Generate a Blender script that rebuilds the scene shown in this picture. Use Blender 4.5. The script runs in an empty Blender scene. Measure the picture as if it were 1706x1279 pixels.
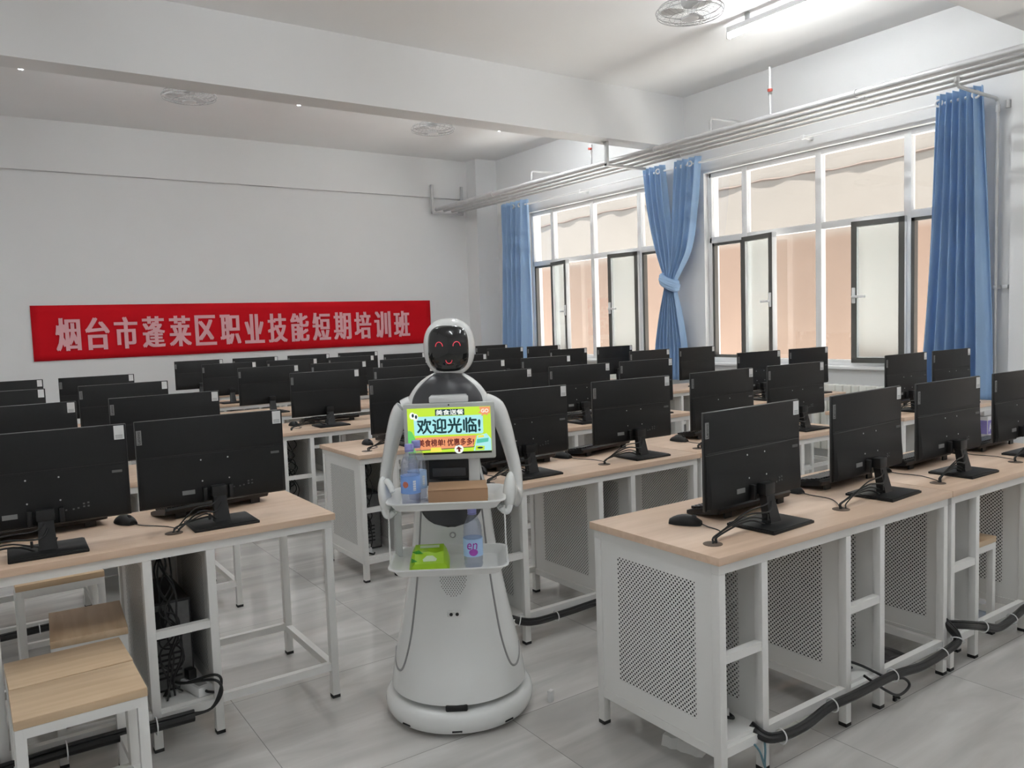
import bpy, bmesh, math, random
from mathutils import Vector, Matrix
from math import sin, cos, pi, radians as R
random.seed(7)
SC = bpy.context.scene
COL = SC.collection

# ------------------------------------------------------------------ camera
F, CAM_H, YAW, PITCH, ROLL = 1332.55, 1.4757, R(-34.5538), R(-4.3796), R(-1.9248)
fw = Vector((-sin(YAW)*cos(PITCH), cos(YAW)*cos(PITCH), sin(PITCH)))
rt = Vector((cos(YAW), sin(YAW), 0)); up = rt.cross(fw)
r2 = cos(ROLL)*rt + sin(ROLL)*up; u2 = -sin(ROLL)*rt + cos(ROLL)*up
cam = bpy.data.cameras.new('camera'); cam_o = bpy.data.objects.new('camera', cam); COL.objects.link(cam_o)
m3 = Matrix((r2, u2, -fw)).transposed()
cam_o.matrix_world = Matrix.Translation((0, 0, CAM_H)) @ m3.to_4x4()
cam.sensor_width = 36; cam.lens = F/1706*36; cam.clip_start = .05
SC.camera = cam_o
# ------------------------------------------------------------------ view, world, sun
SC.view_settings.view_transform = 'Standard'; SC.view_settings.look = 'None'
SC.view_settings.gamma = 1; SC.view_settings.use_curve_mapping = False
SC.view_settings.exposure = 0.28
SC.cycles.transparent_max_bounces = 24; SC.cycles.max_bounces = 10; SC.cycles.diffuse_bounces = 6
SC.cycles.glossy_bounces = 5; SC.cycles.transmission_bounces = 8
SC.cycles.caustics_reflective = False; SC.cycles.caustics_refractive = False
SC.cycles.sample_clamp_indirect = 6
SC.cycles.use_denoising = True
W = bpy.data.worlds.new('world'); SC.world = W; W.use_nodes = True
nt = W.node_tree; bg = nt.nodes['Background']
bg.inputs[0].default_value = (.86, .93, 1, 1); bg.inputs[1].default_value = 2.6
TUBE_W = 90.0
sun = bpy.data.lights.new('sun', 'SUN'); sun.energy = 34.0; sun.angle = R(1.0); sun.color = (1, .95, .88)
sun_o = bpy.data.objects.new('sun', sun); COL.objects.link(sun_o)
sun_o.rotation_euler = Vector((.15, .45, -.88)).to_track_quat('-Z', 'Y').to_euler()

# room numbers
XW, YB, ZC, ZB = 7.14, 10.95, 4.017, 3.4387
XL, YF = -1.5, -1.5
SILL, WTOP, WMID = .945, 3.10, 2.34

# ------------------------------------------------------------------ materials
MATS = {}
def mat(name, col, rough=.5, metal=0., noise=0., nscale=8., spec=.5, trans=0., ior=1.45, alpha=1., emit=None, es=0., coat=0., stretch=None, bump=0.):
    if name in MATS: return MATS[name]
    m = bpy.data.materials.new(name); m.use_nodes = True; MATS[name] = m
    n = m.node_tree.nodes; l = m.node_tree.links; b = n['Principled BSDF']
    b.inputs['Base Color'].default_value = (*col, 1); b.inputs['Roughness'].default_value = rough
    b.inputs['Metallic'].default_value = metal; b.inputs['Specular IOR Level'].default_value = spec
    b.inputs['Transmission Weight'].default_value = trans; b.inputs['IOR'].default_value = ior
    b.inputs['Alpha'].default_value = alpha; b.inputs['Coat Weight'].default_value = coat
    if emit: b.inputs['Emission Color'].default_value = (*emit, 1); b.inputs['Emission Strength'].default_value = es
    if noise or bump:
        tc = n.new('ShaderNodeTexCoord'); mp = n.new('ShaderNodeMapping'); nz = n.new('ShaderNodeTexNoise')
        if stretch: mp.inputs['Scale'].default_value = stretch
        nz.inputs['Scale'].default_value = nscale; nz.inputs['Detail'].default_value = 5
        l.new(tc.outputs['Object'], mp.inputs[0]); l.new(mp.outputs[0], nz.inputs['Vector'])
        if noise:
            mr = n.new('ShaderNodeMapRange'); mr.inputs[3].default_value = 1-noise; mr.inputs[4].default_value = 1+noise
            l.new(nz.outputs[0], mr.inputs[0])
            mx = n.new('ShaderNodeVectorMath'); mx.operation = 'SCALE'; mx.inputs[0].default_value = col
            l.new(mr.outputs[0], mx.inputs['Scale']); l.new(mx.outputs[0], b.inputs['Base Color'])
        if bump:
            bp = n.new('ShaderNodeBump'); bp.inputs['Strength'].default_value = bump; bp.inputs['Distance'].default_value = .01
            l.new(nz.outputs[0], bp.inputs['Height']); l.new(bp.outputs[0], b.inputs['Normal'])
    return m

def M_floor():
    m = bpy.data.materials.new('floor_marble_tile'); m.use_nodes = True
    n = m.node_tree.nodes; l = m.node_tree.links; b = n['Principled BSDF']
    tc = n.new('ShaderNodeTexCoord')
    br = n.new('ShaderNodeTexBrick'); br.offset = 0; br.inputs['Scale'].default_value = 1; br.inputs['Mortar Size'].default_value = .0015
    br.inputs['Brick Width'].default_value = .8; br.inputs['Row Height'].default_value = .8; br.inputs['Bias'].default_value = 0
    br.inputs['Color1'].default_value = (0, 0, 0, 1); br.inputs['Color2'].default_value = (1, 1, 1, 1); br.inputs['Mortar'].default_value = (.5, .5, .5, 1)
    l.new(tc.outputs['Object'], br.inputs['Vector'])
    wv = n.new('ShaderNodeTexNoise'); wv.inputs['Scale'].default_value = 1.3; wv.inputs['Detail'].default_value = 7; wv.inputs['Distortion'].default_value = 1.1
    mp = n.new('ShaderNodeMapping'); mp.inputs['Scale'].default_value = (.8, 4.5, 1); mp.inputs['Rotation'].default_value = (0, 0, R(20))
    ad = n.new('ShaderNodeVectorMath'); ad.operation = 'MULTIPLY_ADD'; ad.inputs[1].default_value = (3, 3, 3)
    l.new(br.outputs['Color'], ad.inputs[0]); l.new(tc.outputs['Object'], ad.inputs[2])
    l.new(ad.outputs[0], mp.inputs[0]); l.new(mp.outputs[0], wv.inputs['Vector'])
    cr = n.new('ShaderNodeValToRGB'); e = cr.color_ramp.elements
    e[0].position = .3; e[0].color = (.46, .447, .43, 1); e[1].position = .72; e[1].color = (.70, .685, .665, 1)
    k = e.new(.5); k.color = (.56, .545, .525, 1)
    l.new(wv.outputs[0], cr.inputs[0])
    mx = n.new('ShaderNodeMixRGB'); mx.inputs[2].default_value = (.28, .27, .26, 1)
    l.new(br.outputs['Fac'], mx.inputs[0]); l.new(cr.outputs[0], mx.inputs[1]); l.new(mx.outputs[0], b.inputs['Base Color'])
    b.inputs['Roughness'].default_value = .07; b.inputs['Specular IOR Level'].default_value = .8
    return m

def M_wood(name, c1, c2, rough=.42):
    m = bpy.data.materials.new(name); m.use_nodes = True
    n = m.node_tree.nodes; l = m.node_tree.links; b = n['Principled BSDF']
    tc = n.new('ShaderNodeTexCoord'); mp = n.new('ShaderNodeMapping'); mp.inputs['Scale'].default_value = (1.6, 22, 22)
    nz = n.new('ShaderNodeTexNoise'); nz.inputs['Scale'].default_value = 1.6; nz.inputs['Detail'].default_value = 6; nz.inputs['Distortion'].default_value = .6
    cr = n.new('ShaderNodeValToRGB'); e = cr.color_ramp.elements
    e[0].position = .32; e[0].color = (*c1, 1); e[1].position = .7; e[1].color = (*c2, 1)
    l.new(tc.outputs['Object'], mp.inputs[0]); l.new(mp.outputs[0], nz.inputs['Vector']); l.new(nz.outputs[0], cr.inputs[0]); l.new(cr.outputs[0], b.inputs['Base Color'])
    b.inputs['Roughness'].default_value = rough
    return m

def M_perf():
    m = bpy.data.materials.new('perforated_white_steel'); m.use_nodes = True
    n = m.node_tree.nodes; l = m.node_tree.links; b = n['Principled BSDF']; out = n['Material Output']
    b.inputs['Base Color'].default_value = (.80, .795, .775, 1); b.inputs['Roughness'].default_value = .45
    tc = n.new('ShaderNodeTexCoord'); sx = n.new('ShaderNodeSeparateXYZ'); l.new(tc.outputs['Object'], sx.inputs[0])
    def mth(op, a, b_=None, c=None):
        q = n.new('ShaderNodeMath'); q.operation = op
        for i, v in enumerate((a, b_, c)):
            if v is None: continue
            if isinstance(v, (int, float)): q.inputs[i].default_value = v
            else: l.new(v, q.inputs[i])
        return q.outputs[0]
    P, RAD = .0165, .0035
    def lattice(off):
        u = mth('SUBTRACT', mth('FRACT', mth('ADD', mth('DIVIDE', sx.outputs['Y'], P), off)), .5)
        v = mth('SUBTRACT', mth('FRACT', mth('ADD', mth('DIVIDE', sx.outputs['Z'], P), off)), .5)
        d = mth('SQRT', mth('ADD', mth('MULTIPLY', u, u), mth('MULTIPLY', v, v)))
        return mth('LESS_THAN', d, RAD/P)
    h = mth('MAXIMUM', lattice(0.0), lattice(.5))
    for ax, a0, a1 in (('Y', .115, .475), ('Z', .2, .645)):
        h = mth('MULTIPLY', h, mth('GREATER_THAN', sx.outputs[ax], a0)); h = mth('MULTIPLY', h, mth('LESS_THAN', sx.outputs[ax], a1))
    tr = n.new('ShaderNodeBsdfTransparent'); tr.inputs[0].default_value = (.36, .36, .36, 1); mx = n.new('ShaderNodeMixShader')  # grey tint in the holes stands in for the shaded bay behind
    l.new(h, mx.inputs[0]); l.new(b.outputs[0], mx.inputs[1]); l.new(tr.outputs[0], mx.inputs[2]); l.new(mx.outputs[0], out.inputs[0])
    return m

def M_glass(name, tint=(1, 1, 1), milk=.0, gloss=.06):
    m = bpy.data.materials.new(name); m.use_nodes = True
    n = m.node_tree.nodes; l = m.node_tree.links; out = n['Material Output']
    n.remove(n['Principled BSDF'])
    tr = n.new('ShaderNodeBsdfTransparent'); tr.inputs[0].default_value = (*tint, 1)
    gl = n.new('ShaderNodeBsdfGlossy'); gl.inputs['Roughness'].default_value = .03
    lw = n.new('ShaderNodeLayerWeight'); lw.inputs[0].default_value = .5
    pw = n.new('ShaderNodeMath'); pw.operation = 'POWER'; pw.inputs[1].default_value = 4; l.new(lw.outputs['Facing'], pw.inputs[0])
    ma = n.new('ShaderNodeMath'); ma.operation = 'MULTIPLY_ADD'; ma.inputs[1].default_value = .35; ma.inputs[2].default_value = gloss; l.new(pw.outputs[0], ma.inputs[0])
    mx = n.new('ShaderNodeMixShader'); l.new(ma.outputs[0], mx.inputs[0]); l.new(tr.outputs[0], mx.inputs[1]); l.new(gl.outputs[0], mx.inputs[2])
    last = mx.outputs[0]
    if milk:
        tl = n.new('ShaderNodeBsdfTranslucent'); tl.inputs[0].default_value = (.62, .66, .66, 1)
        df = n.new('ShaderNodeBsdfDiffuse'); df.inputs[0].default_value = (.62, .66, .66, 1)
        m1 = n.new('ShaderNodeMixShader'); m1.inputs[0].default_value = .3; l.new(tl.outputs[0], m1.inputs[1]); l.new(df.outputs[0], m1.inputs[2])
        m2 = n.new('ShaderNodeMixShader'); m2.inputs[0].default_value = milk; l.new(last, m2.inputs[1]); l.new(m1.outputs[0], m2.inputs[2]); last = m2.outputs[0]
    l.new(last, out.inputs[0])
    return m

def M_fabric():
    m = bpy.data.materials.new('blue_curtain_cloth'); m.use_nodes = True
    n = m.node_tree.nodes; l = m.node_tree.links; b = n['Principled BSDF']; out = n['Material Output']
    b.inputs['Base Color'].default_value = (.37, .54, .77, 1); b.inputs['Roughness'].default_value = .75
    tl = n.new('ShaderNodeBsdfTranslucent'); tl.inputs[0].default_value = (.30, .52, .85, 1)
    mx = n.new('ShaderNodeMixShader'); mx.inputs[0].default_value = .16
    l.new(b.outputs[0], mx.inputs[1]); l.new(tl.outputs[0], mx.inputs[2]); l.new(mx.outputs[0], out.inputs[0])
    return m

def M_outside():
    m = bpy.data.materials.new('stucco_outside'); m.use_nodes = True
    n = m.node_tree.nodes; l = m.node_tree.links; b = n['Principled BSDF']
    tc = n.new('ShaderNodeTexCoord'); nz = n.new('ShaderNodeTexNoise'); nz.inputs['Scale'].default_value = 1.1; nz.inputs['Detail'].default_value = 8
    l.new(tc.outputs['Object'], nz.inputs['Vector'])
    sx = n.new('ShaderNodeSeparateXYZ'); l.new(tc.outputs['Object'], sx.inputs[0])
    mr = n.new('ShaderNodeMapRange'); mr.inputs[1].default_value = 2.55; mr.inputs[2].default_value = 2.75
    l.new(sx.outputs['Z'], mr.inputs[0])
    c = n.new('ShaderNodeMixRGB'); c.inputs[1].default_value = (.126, .087, .066, 1); c.inputs[2].default_value = (.178, .160, .143, 1); l.new(mr.outputs[0], c.inputs[0])
    cr = n.new('ShaderNodeMapRange'); cr.inputs[3].default_value = .86; cr.inputs[4].default_value = 1.1; l.new(nz.outputs[0], cr.inputs[0])
    mx = n.new('ShaderNodeVectorMath'); mx.operation = 'SCALE'; l.new(c.outputs[0], mx.inputs[0]); l.new(cr.outputs[0], mx.inputs['Scale'])
    l.new(mx.outputs[0], b.inputs['Base Color']); b.inputs['Roughness'].default_value = .95
    return m

m_wall = mat('white_wall_paint', (.80, .80, .80), .85, noise=.02, nscale=2.5, bump=.03)
m_ceil = mat('white_ceiling_paint', (.90, .90, .90), .9, noise=.015, nscale=2)
m_floor = M_floor()
m_wood = M_wood('pale_maple_laminate', (.65, .465, .335), (.735, .55, .415))
m_stoolwood = M_wood('warm_maple_laminate', (.56, .40, .25), (.65, .49, .33))
m_white = mat('white_powder_coat', (.78, .775, .755), .42, noise=.03, nscale=14)
m_perf = M_perf()
m_panel = mat('white_sheet_steel', (.78, .775, .755), .45, noise=.02)
m_rub = mat('black_rubber', (.015, .015, .015), .7, noise=.1)
m_blk = mat('black_plastic', (.008, .008, .0085), .38, noise=.1, nscale=30)
m_blk2 = mat('satin_black_plastic', (.004, .004, .0042), .52, noise=.08, nscale=30, spec=.45)
m_edge = mat('dark_grey_bezel', (.05, .05, .05), .35, noise=.05)
m_lit = mat('black_glass_screen', (.01, .01, .012), .08, noise=.05)
m_key = mat('black_keycaps', (.02, .02, .021), .3, noise=.1, nscale=60)
m_tag = mat('grey_tag', (.20, .20, .20), .5, noise=.05)
m_tagtext = mat('dark_tag_lettering', (.03, .03, .03), .5, noise=.05)
m_paper = mat('white_paper_sticker', (.78, .78, .78), .7, noise=.03)
m_greyline = mat('grey_print', (.30, .30, .30), .7, noise=.05)
m_screw = mat('bright_screw', (.6, .6, .6), .3, metal=1, noise=.05)
m_cable = mat('black_cable_sheath', (.012, .012, .012), .45, noise=.1)
m_teal = mat('teal_network_cable', (.10, .20, .24), .5, noise=.05)
m_zip = mat('white_nylon_tie', (.75, .75, .75), .5, noise=.03)
m_pipe = mat('galvanised_pipe', (.60, .60, .60), .42, metal=.35, noise=.12, nscale=10)
m_red = mat('red_valve_handle', (.45, .06, .04), .5, noise=.1)
m_frame = mat('white_upvc', (.86, .86, .86), .35, noise=.01)
m_gasket = mat('dark_sash_gasket', (.10, .098, .09), .5, noise=.05)
m_glass = M_glass('clear_window_glass', (.96, .97, .97), .0)
m_glass2 = M_glass('sash_glass_painted_reflection', (.93, .95, .95), .45)  # white mixed in imitates bright reflections on the open sashes
m_cloth = M_fabric()
m_out = M_outside()
m_ring = mat('white_eyelet_plastic', (.80, .80, .80), .35, noise=.02)
m_banner = mat('red_banner_cloth', (.56, .007, .014), .7, spec=.12, noise=.12, nscale=1.2, stretch=(.5, 1, 3), bump=.3)
m_bantext = mat('pink_white_banner_print', (.80, .42, .45), .6, noise=.04)
m_rob = mat('gloss_white_shell', (.80, .81, .80), .22, noise=.01, coat=.4)
m_robg = mat('charcoal_robot_shell', (.055, .055, .06), .32, noise=.05)
m_line = mat('grey_seam_line', (.30, .30, .30), .5, noise=.03)
m_visor = mat('black_visor_glass', (.008, .008, .008), .08, noise=.05, coat=.5)
m_eye = mat('red_eye_light', (.3, .02, .03), .4, noise=.02, emit=(.8, .06, .10), es=.55)
m_tray = mat('white_tray_plastic', (.78, .78, .77), .3, noise=.01, coat=.2)
m_bezel = mat('silver_grey_bezel', (.56, .58, .56), .4, noise=.02)
m_card = mat('brown_cardboard', (.36, .215, .125), .8, noise=.06, nscale=12)
m_carton = mat('white_carton', (.72, .71, .71), .75, noise=.03)
m_purple = mat('purple_carton_print', (.30, .26, .62), .7, noise=.05)
m_bottle = M_glass('clear_bluish_plastic', (.93, .94, .99), .05, .10)
m_water = M_glass('water_fill', (.93, .95, .99), .02)
m_cap = mat('violet_cap', (.34, .35, .74), .4, noise=.03)
m_bluelabel = mat('blue_bottle_label', (.20, .36, .74), .45, noise=.25, nscale=25)
m_paleblue = mat('pale_blue_bottle_label', (.40, .58, .84), .45, noise=.12, nscale=25)
m_green = mat('lime_green_wrap', (.36, .62, .02), .35, noise=.12, nscale=14)
m_dkgreen = mat('leaf_green_print', (.05, .33, .03), .4, noise=.1)
m_palegreen = mat('pale_green_print', (.66, .80, .52), .45, noise=.05)
m_magenta = mat('magenta_print', (.36, .02, .36), .4, noise=.1)
m_pc = mat('black_steel_case', (.018, .018, .02), .45, noise=.1)
m_pcback = mat('grey_steel_back', (.16, .16, .16), .4, metal=.5, noise=.25, nscale=40)
m_fan = mat('grey_fan_metal', (.45, .45, .45), .4, metal=.3, noise=.05)
m_fanw = mat('white_fan_plastic', (.74, .74, .74), .35, noise=.03)
m_rad = mat('cream_radiator_enamel', (.78, .775, .72), .4, noise=.02)
m_tube = mat('lit_tube', (.9, .9, .9), .4, noise=.01, emit=(.94, .98, 1), es=TUBE_W)
m_foam = mat('white_foam', (.72, .72, .70), .9, noise=.06, nscale=20, bump=.4)
m_bag = mat('dark_crumpled_film', (.045, .04, .045), .35, noise=.3, nscale=6, bump=.5)
def em(name, c, s=.75): return mat(name, tuple(x*.2 for x in c), .3, noise=.01, emit=c, es=s)
e_yg = em('display_lime', (.56, .82, .05)); e_blue = em('display_pale_blue', (.42, .83, .85)); e_or = em('display_orange', (.86, .34, .16))
e_dk = em('display_ink', (.01, .05, .06), .6); e_wh = em('display_white', (.92, .95, .9)); e_red = em('display_dark_red', (.16, .02, .02), .6)
e_gr = em('display_green', (.15, .62, .14)); e_teal = em('display_teal', (.10, .55, .42)); e_yel = em('display_yellow', (.90, .80, .10)); e_bk = em('display_black', (.01, .01, .01), .3)

# ------------------------------------------------------------------ mesh helpers
class MB:
    def __init__(s): s.bm = bmesh.new()
    def box(s, x0, x1, y0, y1, z0, z1, bev=0., rz=0., c=None, rx=0.):
        b = bmesh.new(); bmesh.ops.create_cube(b, size=1)
        bmesh.ops.scale(b, vec=(abs(x1-x0), abs(y1-y0), abs(z1-z0)), verts=b.verts)
        if bev: bmesh.ops.bevel(b, geom=b.edges[:], offset=bev, segments=2, affect='EDGES', profile=.5)
        cc = Vector(((x0+x1)/2, (y0+y1)/2, (z0+z1)/2))
        mt = Matrix.Translation(cc) @ Matrix.Rotation(rz, 4, 'Z') @ Matrix.Rotation(rx, 4, 'X')
        bmesh.ops.transform(b, matrix=mt, verts=b.verts); s.merge(b); return s
    def merge(s, b, mt=None):
        if mt is not None: bmesh.ops.transform(b, matrix=mt, verts=b.verts)
        me = bpy.data.meshes.new('t'); b.to_mesh(me); b.free(); s.bm.from_mesh(me); bpy.data.meshes.remove(me)
    def xf(s, mt): bmesh.ops.transform(s.bm, matrix=mt, verts=s.bm.verts); return s
    def cyl(s, p0, p1, r0, r1=None, n=16, cap=True):
        return s.tube([p0, p1], [r0, r0 if r1 is None else r1], n, cap)
    def tube(s, pts, rad, n=8, cap=True):
        pts = [Vector(p) for p in pts]
        if not isinstance(rad, (list, tuple)): rad = [rad]*len(pts)
        bm = s.bm; rings = []; prev = None
        for i, p in enumerate(pts):
            a = pts[max(i-1, 0)]; b = pts[min(i+1, len(pts)-1)]; t = (b-a).normalized()
            if prev is None:
                x = t.cross(Vector((0, 0, 1)))
                if x.length < .1: x = t.cross(Vector((1, 0, 0)))
            else: x = prev - t*prev.dot(t)
            x.normalize(); prev = x; y = t.cross(x)
            rings.append([bm.verts.new(p + (x*cos(2*pi*k/n) + y*sin(2*pi*k/n))*rad[i]) for k in range(n)])
        for a, b in zip(rings, rings[1:]):
            for k in range(n): bm.faces.new((a[k], a[(k+1) % n], b[(k+1) % n], b[k]))
        if cap: bm.faces.new(rings[0][::-1]); bm.faces.new(rings[-1])
        return s
    def loft(s, rings, cap0=True, cap1=True, closed=True):
        bm = s.bm; vr = [[bm.verts.new(p) for p in r] for r in rings]; n = len(vr[0])
        for a, b in zip(vr, vr[1:]):
            for k in range(n if closed else n-1):
                bm.faces.new((a[k], a[(k+1) % n], b[(k+1) % n], b[k]))
        if cap0 and closed: bm.faces.new(vr[0][::-1])
        if cap1 and closed: bm.faces.new(vr[-1])
        return s
    def lathe(s, prof, n=32, c=(0, 0, 0), sx=1., sy=1.):
        rings = []
        for r, z in prof:
            rr = max(r, 1e-4); rings.append([(c[0]+rr*cos(2*pi*k/n)*sx, c[1]+rr*sin(2*pi*k/n)*sy, c[2]+z) for k in range(n)])
        return s.loft(rings)
    def poly(s, pts, d):                      # flat polygon pts (3D) extruded by vector d
        d = Vector(d); return s.loft([[Vector(p) for p in pts], [Vector(p)+d for p in pts]])
    def torus(s, c, ax, r, t, n=24, m=6):
        ax = Vector(ax).normalized(); x = ax.orthogonal().normalized(); y = ax.cross(x); c = Vector(c)
        rings = []
        for i in range(n+1):
            a = 2*pi*i/n; d = x*cos(a)+y*sin(a)
            rings.append([c+d*r+(d*cos(2*pi*k/m)+ax*sin(2*pi*k/m))*t for k in range(m)])
        return s.loft(rings, False, False)

def obj(name, mb, m, parent=None, loc=None, rot=None, smooth=True, angle=35):
    me = bpy.data.meshes.new(name); bm = mb.bm if isinstance(mb, MB) else mb
    bmesh.ops.recalc_face_normals(bm, faces=bm.faces); bm.to_mesh(me); bm.free()
    if smooth:
        for p in me.polygons: p.use_smooth = True
        me.set_sharp_from_angle(angle=R(angle))
    if m: me.materials.append(m)
    o = bpy.data.objects.new(name, me); COL.objects.link(o)
    if parent: o.parent = parent
    if loc is not None: o.location = loc
    if rot is not None: o.rotation_euler = rot
    return o
def empty(name, loc=(0, 0, 0), rz=0.):
    o = bpy.data.objects.new(name, None); o.empty_display_size = .05; COL.objects.link(o); o.location = loc; o.rotation_euler = (0, 0, rz); return o
def tag(o, label, cat, group=None):
    o['label'] = label; o['category'] = cat
    if group: o['group'] = group
    return o
def struct(o): o['kind'] = 'structure'; return o
KIDS = {}
def copy_tree(o, loc=None, rz=None, parent=None, skip=()):
    c = o.copy(); COL.objects.link(c)
    if parent: c.parent = parent
    for k in o.children:
        if k.name.split('.')[0] in skip: continue
        copy_tree(k, parent=c, skip=skip)
    if loc is not None: c.location = loc
    if rz is not None: c.rotation_euler = (0, 0, rz)
    return c
def catmull(pts, n=6):
    pts = [Vector(p) for p in pts]; out = []
    for i in range(len(pts)-1):
        p0 = pts[max(i-1, 0)]; p1 = pts[i]; p2 = pts[i+1]; p3 = pts[min(i+2, len(pts)-1)]
        for k in range(n):
            t = k/n
            out.append(.5*((2*p1)+(p2-p0)*t+(2*p0-5*p1+4*p2-p3)*t*t+(3*p1-p0-3*p2+p3)*t**3))
    out.append(pts[-1]); return out
def interp(tab, z):
    """smooth table lookup: rows (z, a, b, ...)"""
    if z <= tab[0][0]: return tab[0][1:]
    for i in range(len(tab)-1):
        if tab[i][0] <= z <= tab[i+1][0]:
            t = (z-tab[i][0])/(tab[i+1][0]-tab[i][0])
            p0 = tab[max(i-1, 0)]; p1 = tab[i]; p2 = tab[i+1]; p3 = tab[min(i+2, len(tab)-1)]
            res = []
            for k in range(1, len(p1)):
                m1 = (p2[k]-p0[k])/(p2[0]-p0[0]); m2 = (p3[k]-p1[k])/(p3[0]-p1[0]); h = p2[0]-p1[0]
                res.append((2*t**3-3*t*t+1)*p1[k]+(t**3-2*t*t+t)*h*m1+(-2*t**3+3*t*t)*p2[k]+(t**3-t*t)*h*m2)
            return res
    return tab[-1][1:]

def text_bm(body, w, h, bold=.0, depth=.001, fn=None, shear=0.):
    """lettering as a mesh fitted into w x h (lower-left at 0,0), then mapped by fn(x,y,z)->Vector"""
    cu = bpy.data.curves.new('t', 'FONT'); cu.body = body; cu.size = 1; cu.offset = bold; cu.resolution_u = 3; cu.shear = shear
    cu.fill_mode = 'BOTH'; cu.extrude = .05
    to = bpy.data.objects.new('t', cu); COL.objects.link(to); bpy.context.view_layer.update()
    me = bpy.data.meshes.new_from_object(to.evaluated_get(bpy.context.evaluated_depsgraph_get()))
    bm = bmesh.new(); bm.from_mesh(me); bpy.data.meshes.remove(me); bpy.data.objects.remove(to); bpy.data.curves.remove(cu)
    xs = [v.co.x for v in bm.verts]; ys = [v.co.y for v in bm.verts]
    x0, x1, y0, y1 = min(xs), max(xs), min(ys), max(ys)
    for v in bm.verts:
        x = (v.co.x-x0)/(x1-x0)*w; y = (v.co.y-y0)/(y1-y0)*h; z = (v.co.z+.05)/.1*depth
        v.co = fn(x, y, z) if fn else Vector((x, y, z))
    return bm
def rrect(w, d, r, n=5, cx=0, cy=0):
    pts = []
    for (sx, sy, a0) in ((1, 1, 0), (-1, 1, 90), (-1, -1, 180), (1, -1, 270)):
        for k in range(n+1):
            a = R(a0+90*k/n); pts.append((cx+sx*(w/2-r)+r*cos(a), cy+sy*(d/2-r)+r*sin(a)))
    return pts

# ------------------------------------------------------------------ the room
obj_floor = struct(obj('floor', MB().box(XL-.2, XW+.25, YF-.2, YB+.25, -.1, 0), m_floor))
struct(obj('ceiling', MB().box(XL-.2, XW+.25, YF-.2, YB+.25, ZC, ZC+.12), m_ceil))
struct(obj('wall_back', MB().box(XL-.2, XW+.25, YB, YB+.2, 0, ZC), m_wall))
struct(obj('wall_front', MB().box(XL-.2, XW+.25, YF-.2, YF, 0, ZC), m_wall))
struct(obj('wall_left', MB().box(XL-.2, XL, YF, YB, 0, ZC), m_wall))
WA, WB, WC = (3.49, 6.37), (6.98, 9.82), (-.46, 2.38)      # window openings; the third is unseen, added beside the camera for its light
wr = MB()
for a, b in ((YF, WC[0]), (WC[1], WA[0]), (WA[1], WB[0]), (WB[1], YB)): wr.box(XW, XW+.25, a, b, 0, ZC)
for a, b in (WA, WB, WC): wr.box(XW, XW+.25, a, b, 0, SILL); wr.box(XW, XW+.25, a, b, WTOP, ZC)
struct(obj('wall_right', wr, m_wall))
struct(obj('trim_1', MB().box(XL, XW, 6.656, 6.93, ZB, ZC), m_wall))       # ceiling beams
struct(obj('trim_2', MB().box(XL, XW, 2.44, 2.735, ZB, ZC), m_wall))
struct(obj('trim_3', MB().box(XL, XW, YB-.06, YB, ZB-.01, ZC), m_wall))
struct(obj('trim_4', MB().box(6.76, XW, 10.62, YB, 0, ZC), m_wall))        # columns
struct(obj('trim_5', MB().box(7.055, XW, 2.5, 3.075, 0, ZC), m_wall))
for i, (a, b) in enumerate((WA, WB, WC)):
    struct(obj('trim_%d' % (6+i), MB().box(XW-.06, XW+.1, a-.04, b+.04, SILL-.03, SILL-.003, .004), m_frame))
struct(obj('wall_outside', MB().box(10.6, 10.8, -6, 22, -.4, 6.2), m_out))
struct(obj('trim_9', MB().tube([(10.602, y, 3.55+.012*sin(y*7)+.02*sin(y*1.7)) for y in [-2+.25*k for k in range(80)]], [.018+.008*sin(k*1.9) for k in range(80)], 6), mat('crack_rough_edge', (.09, .07, .06), .95, noise=.4, nscale=12)))
struct(obj('floor_outside', MB().box(XW+.25, 10.6, -6, 22, -.5, -.3), mat('outside_paving', (.84, .835, .82), .9, noise=.1)))

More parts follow.
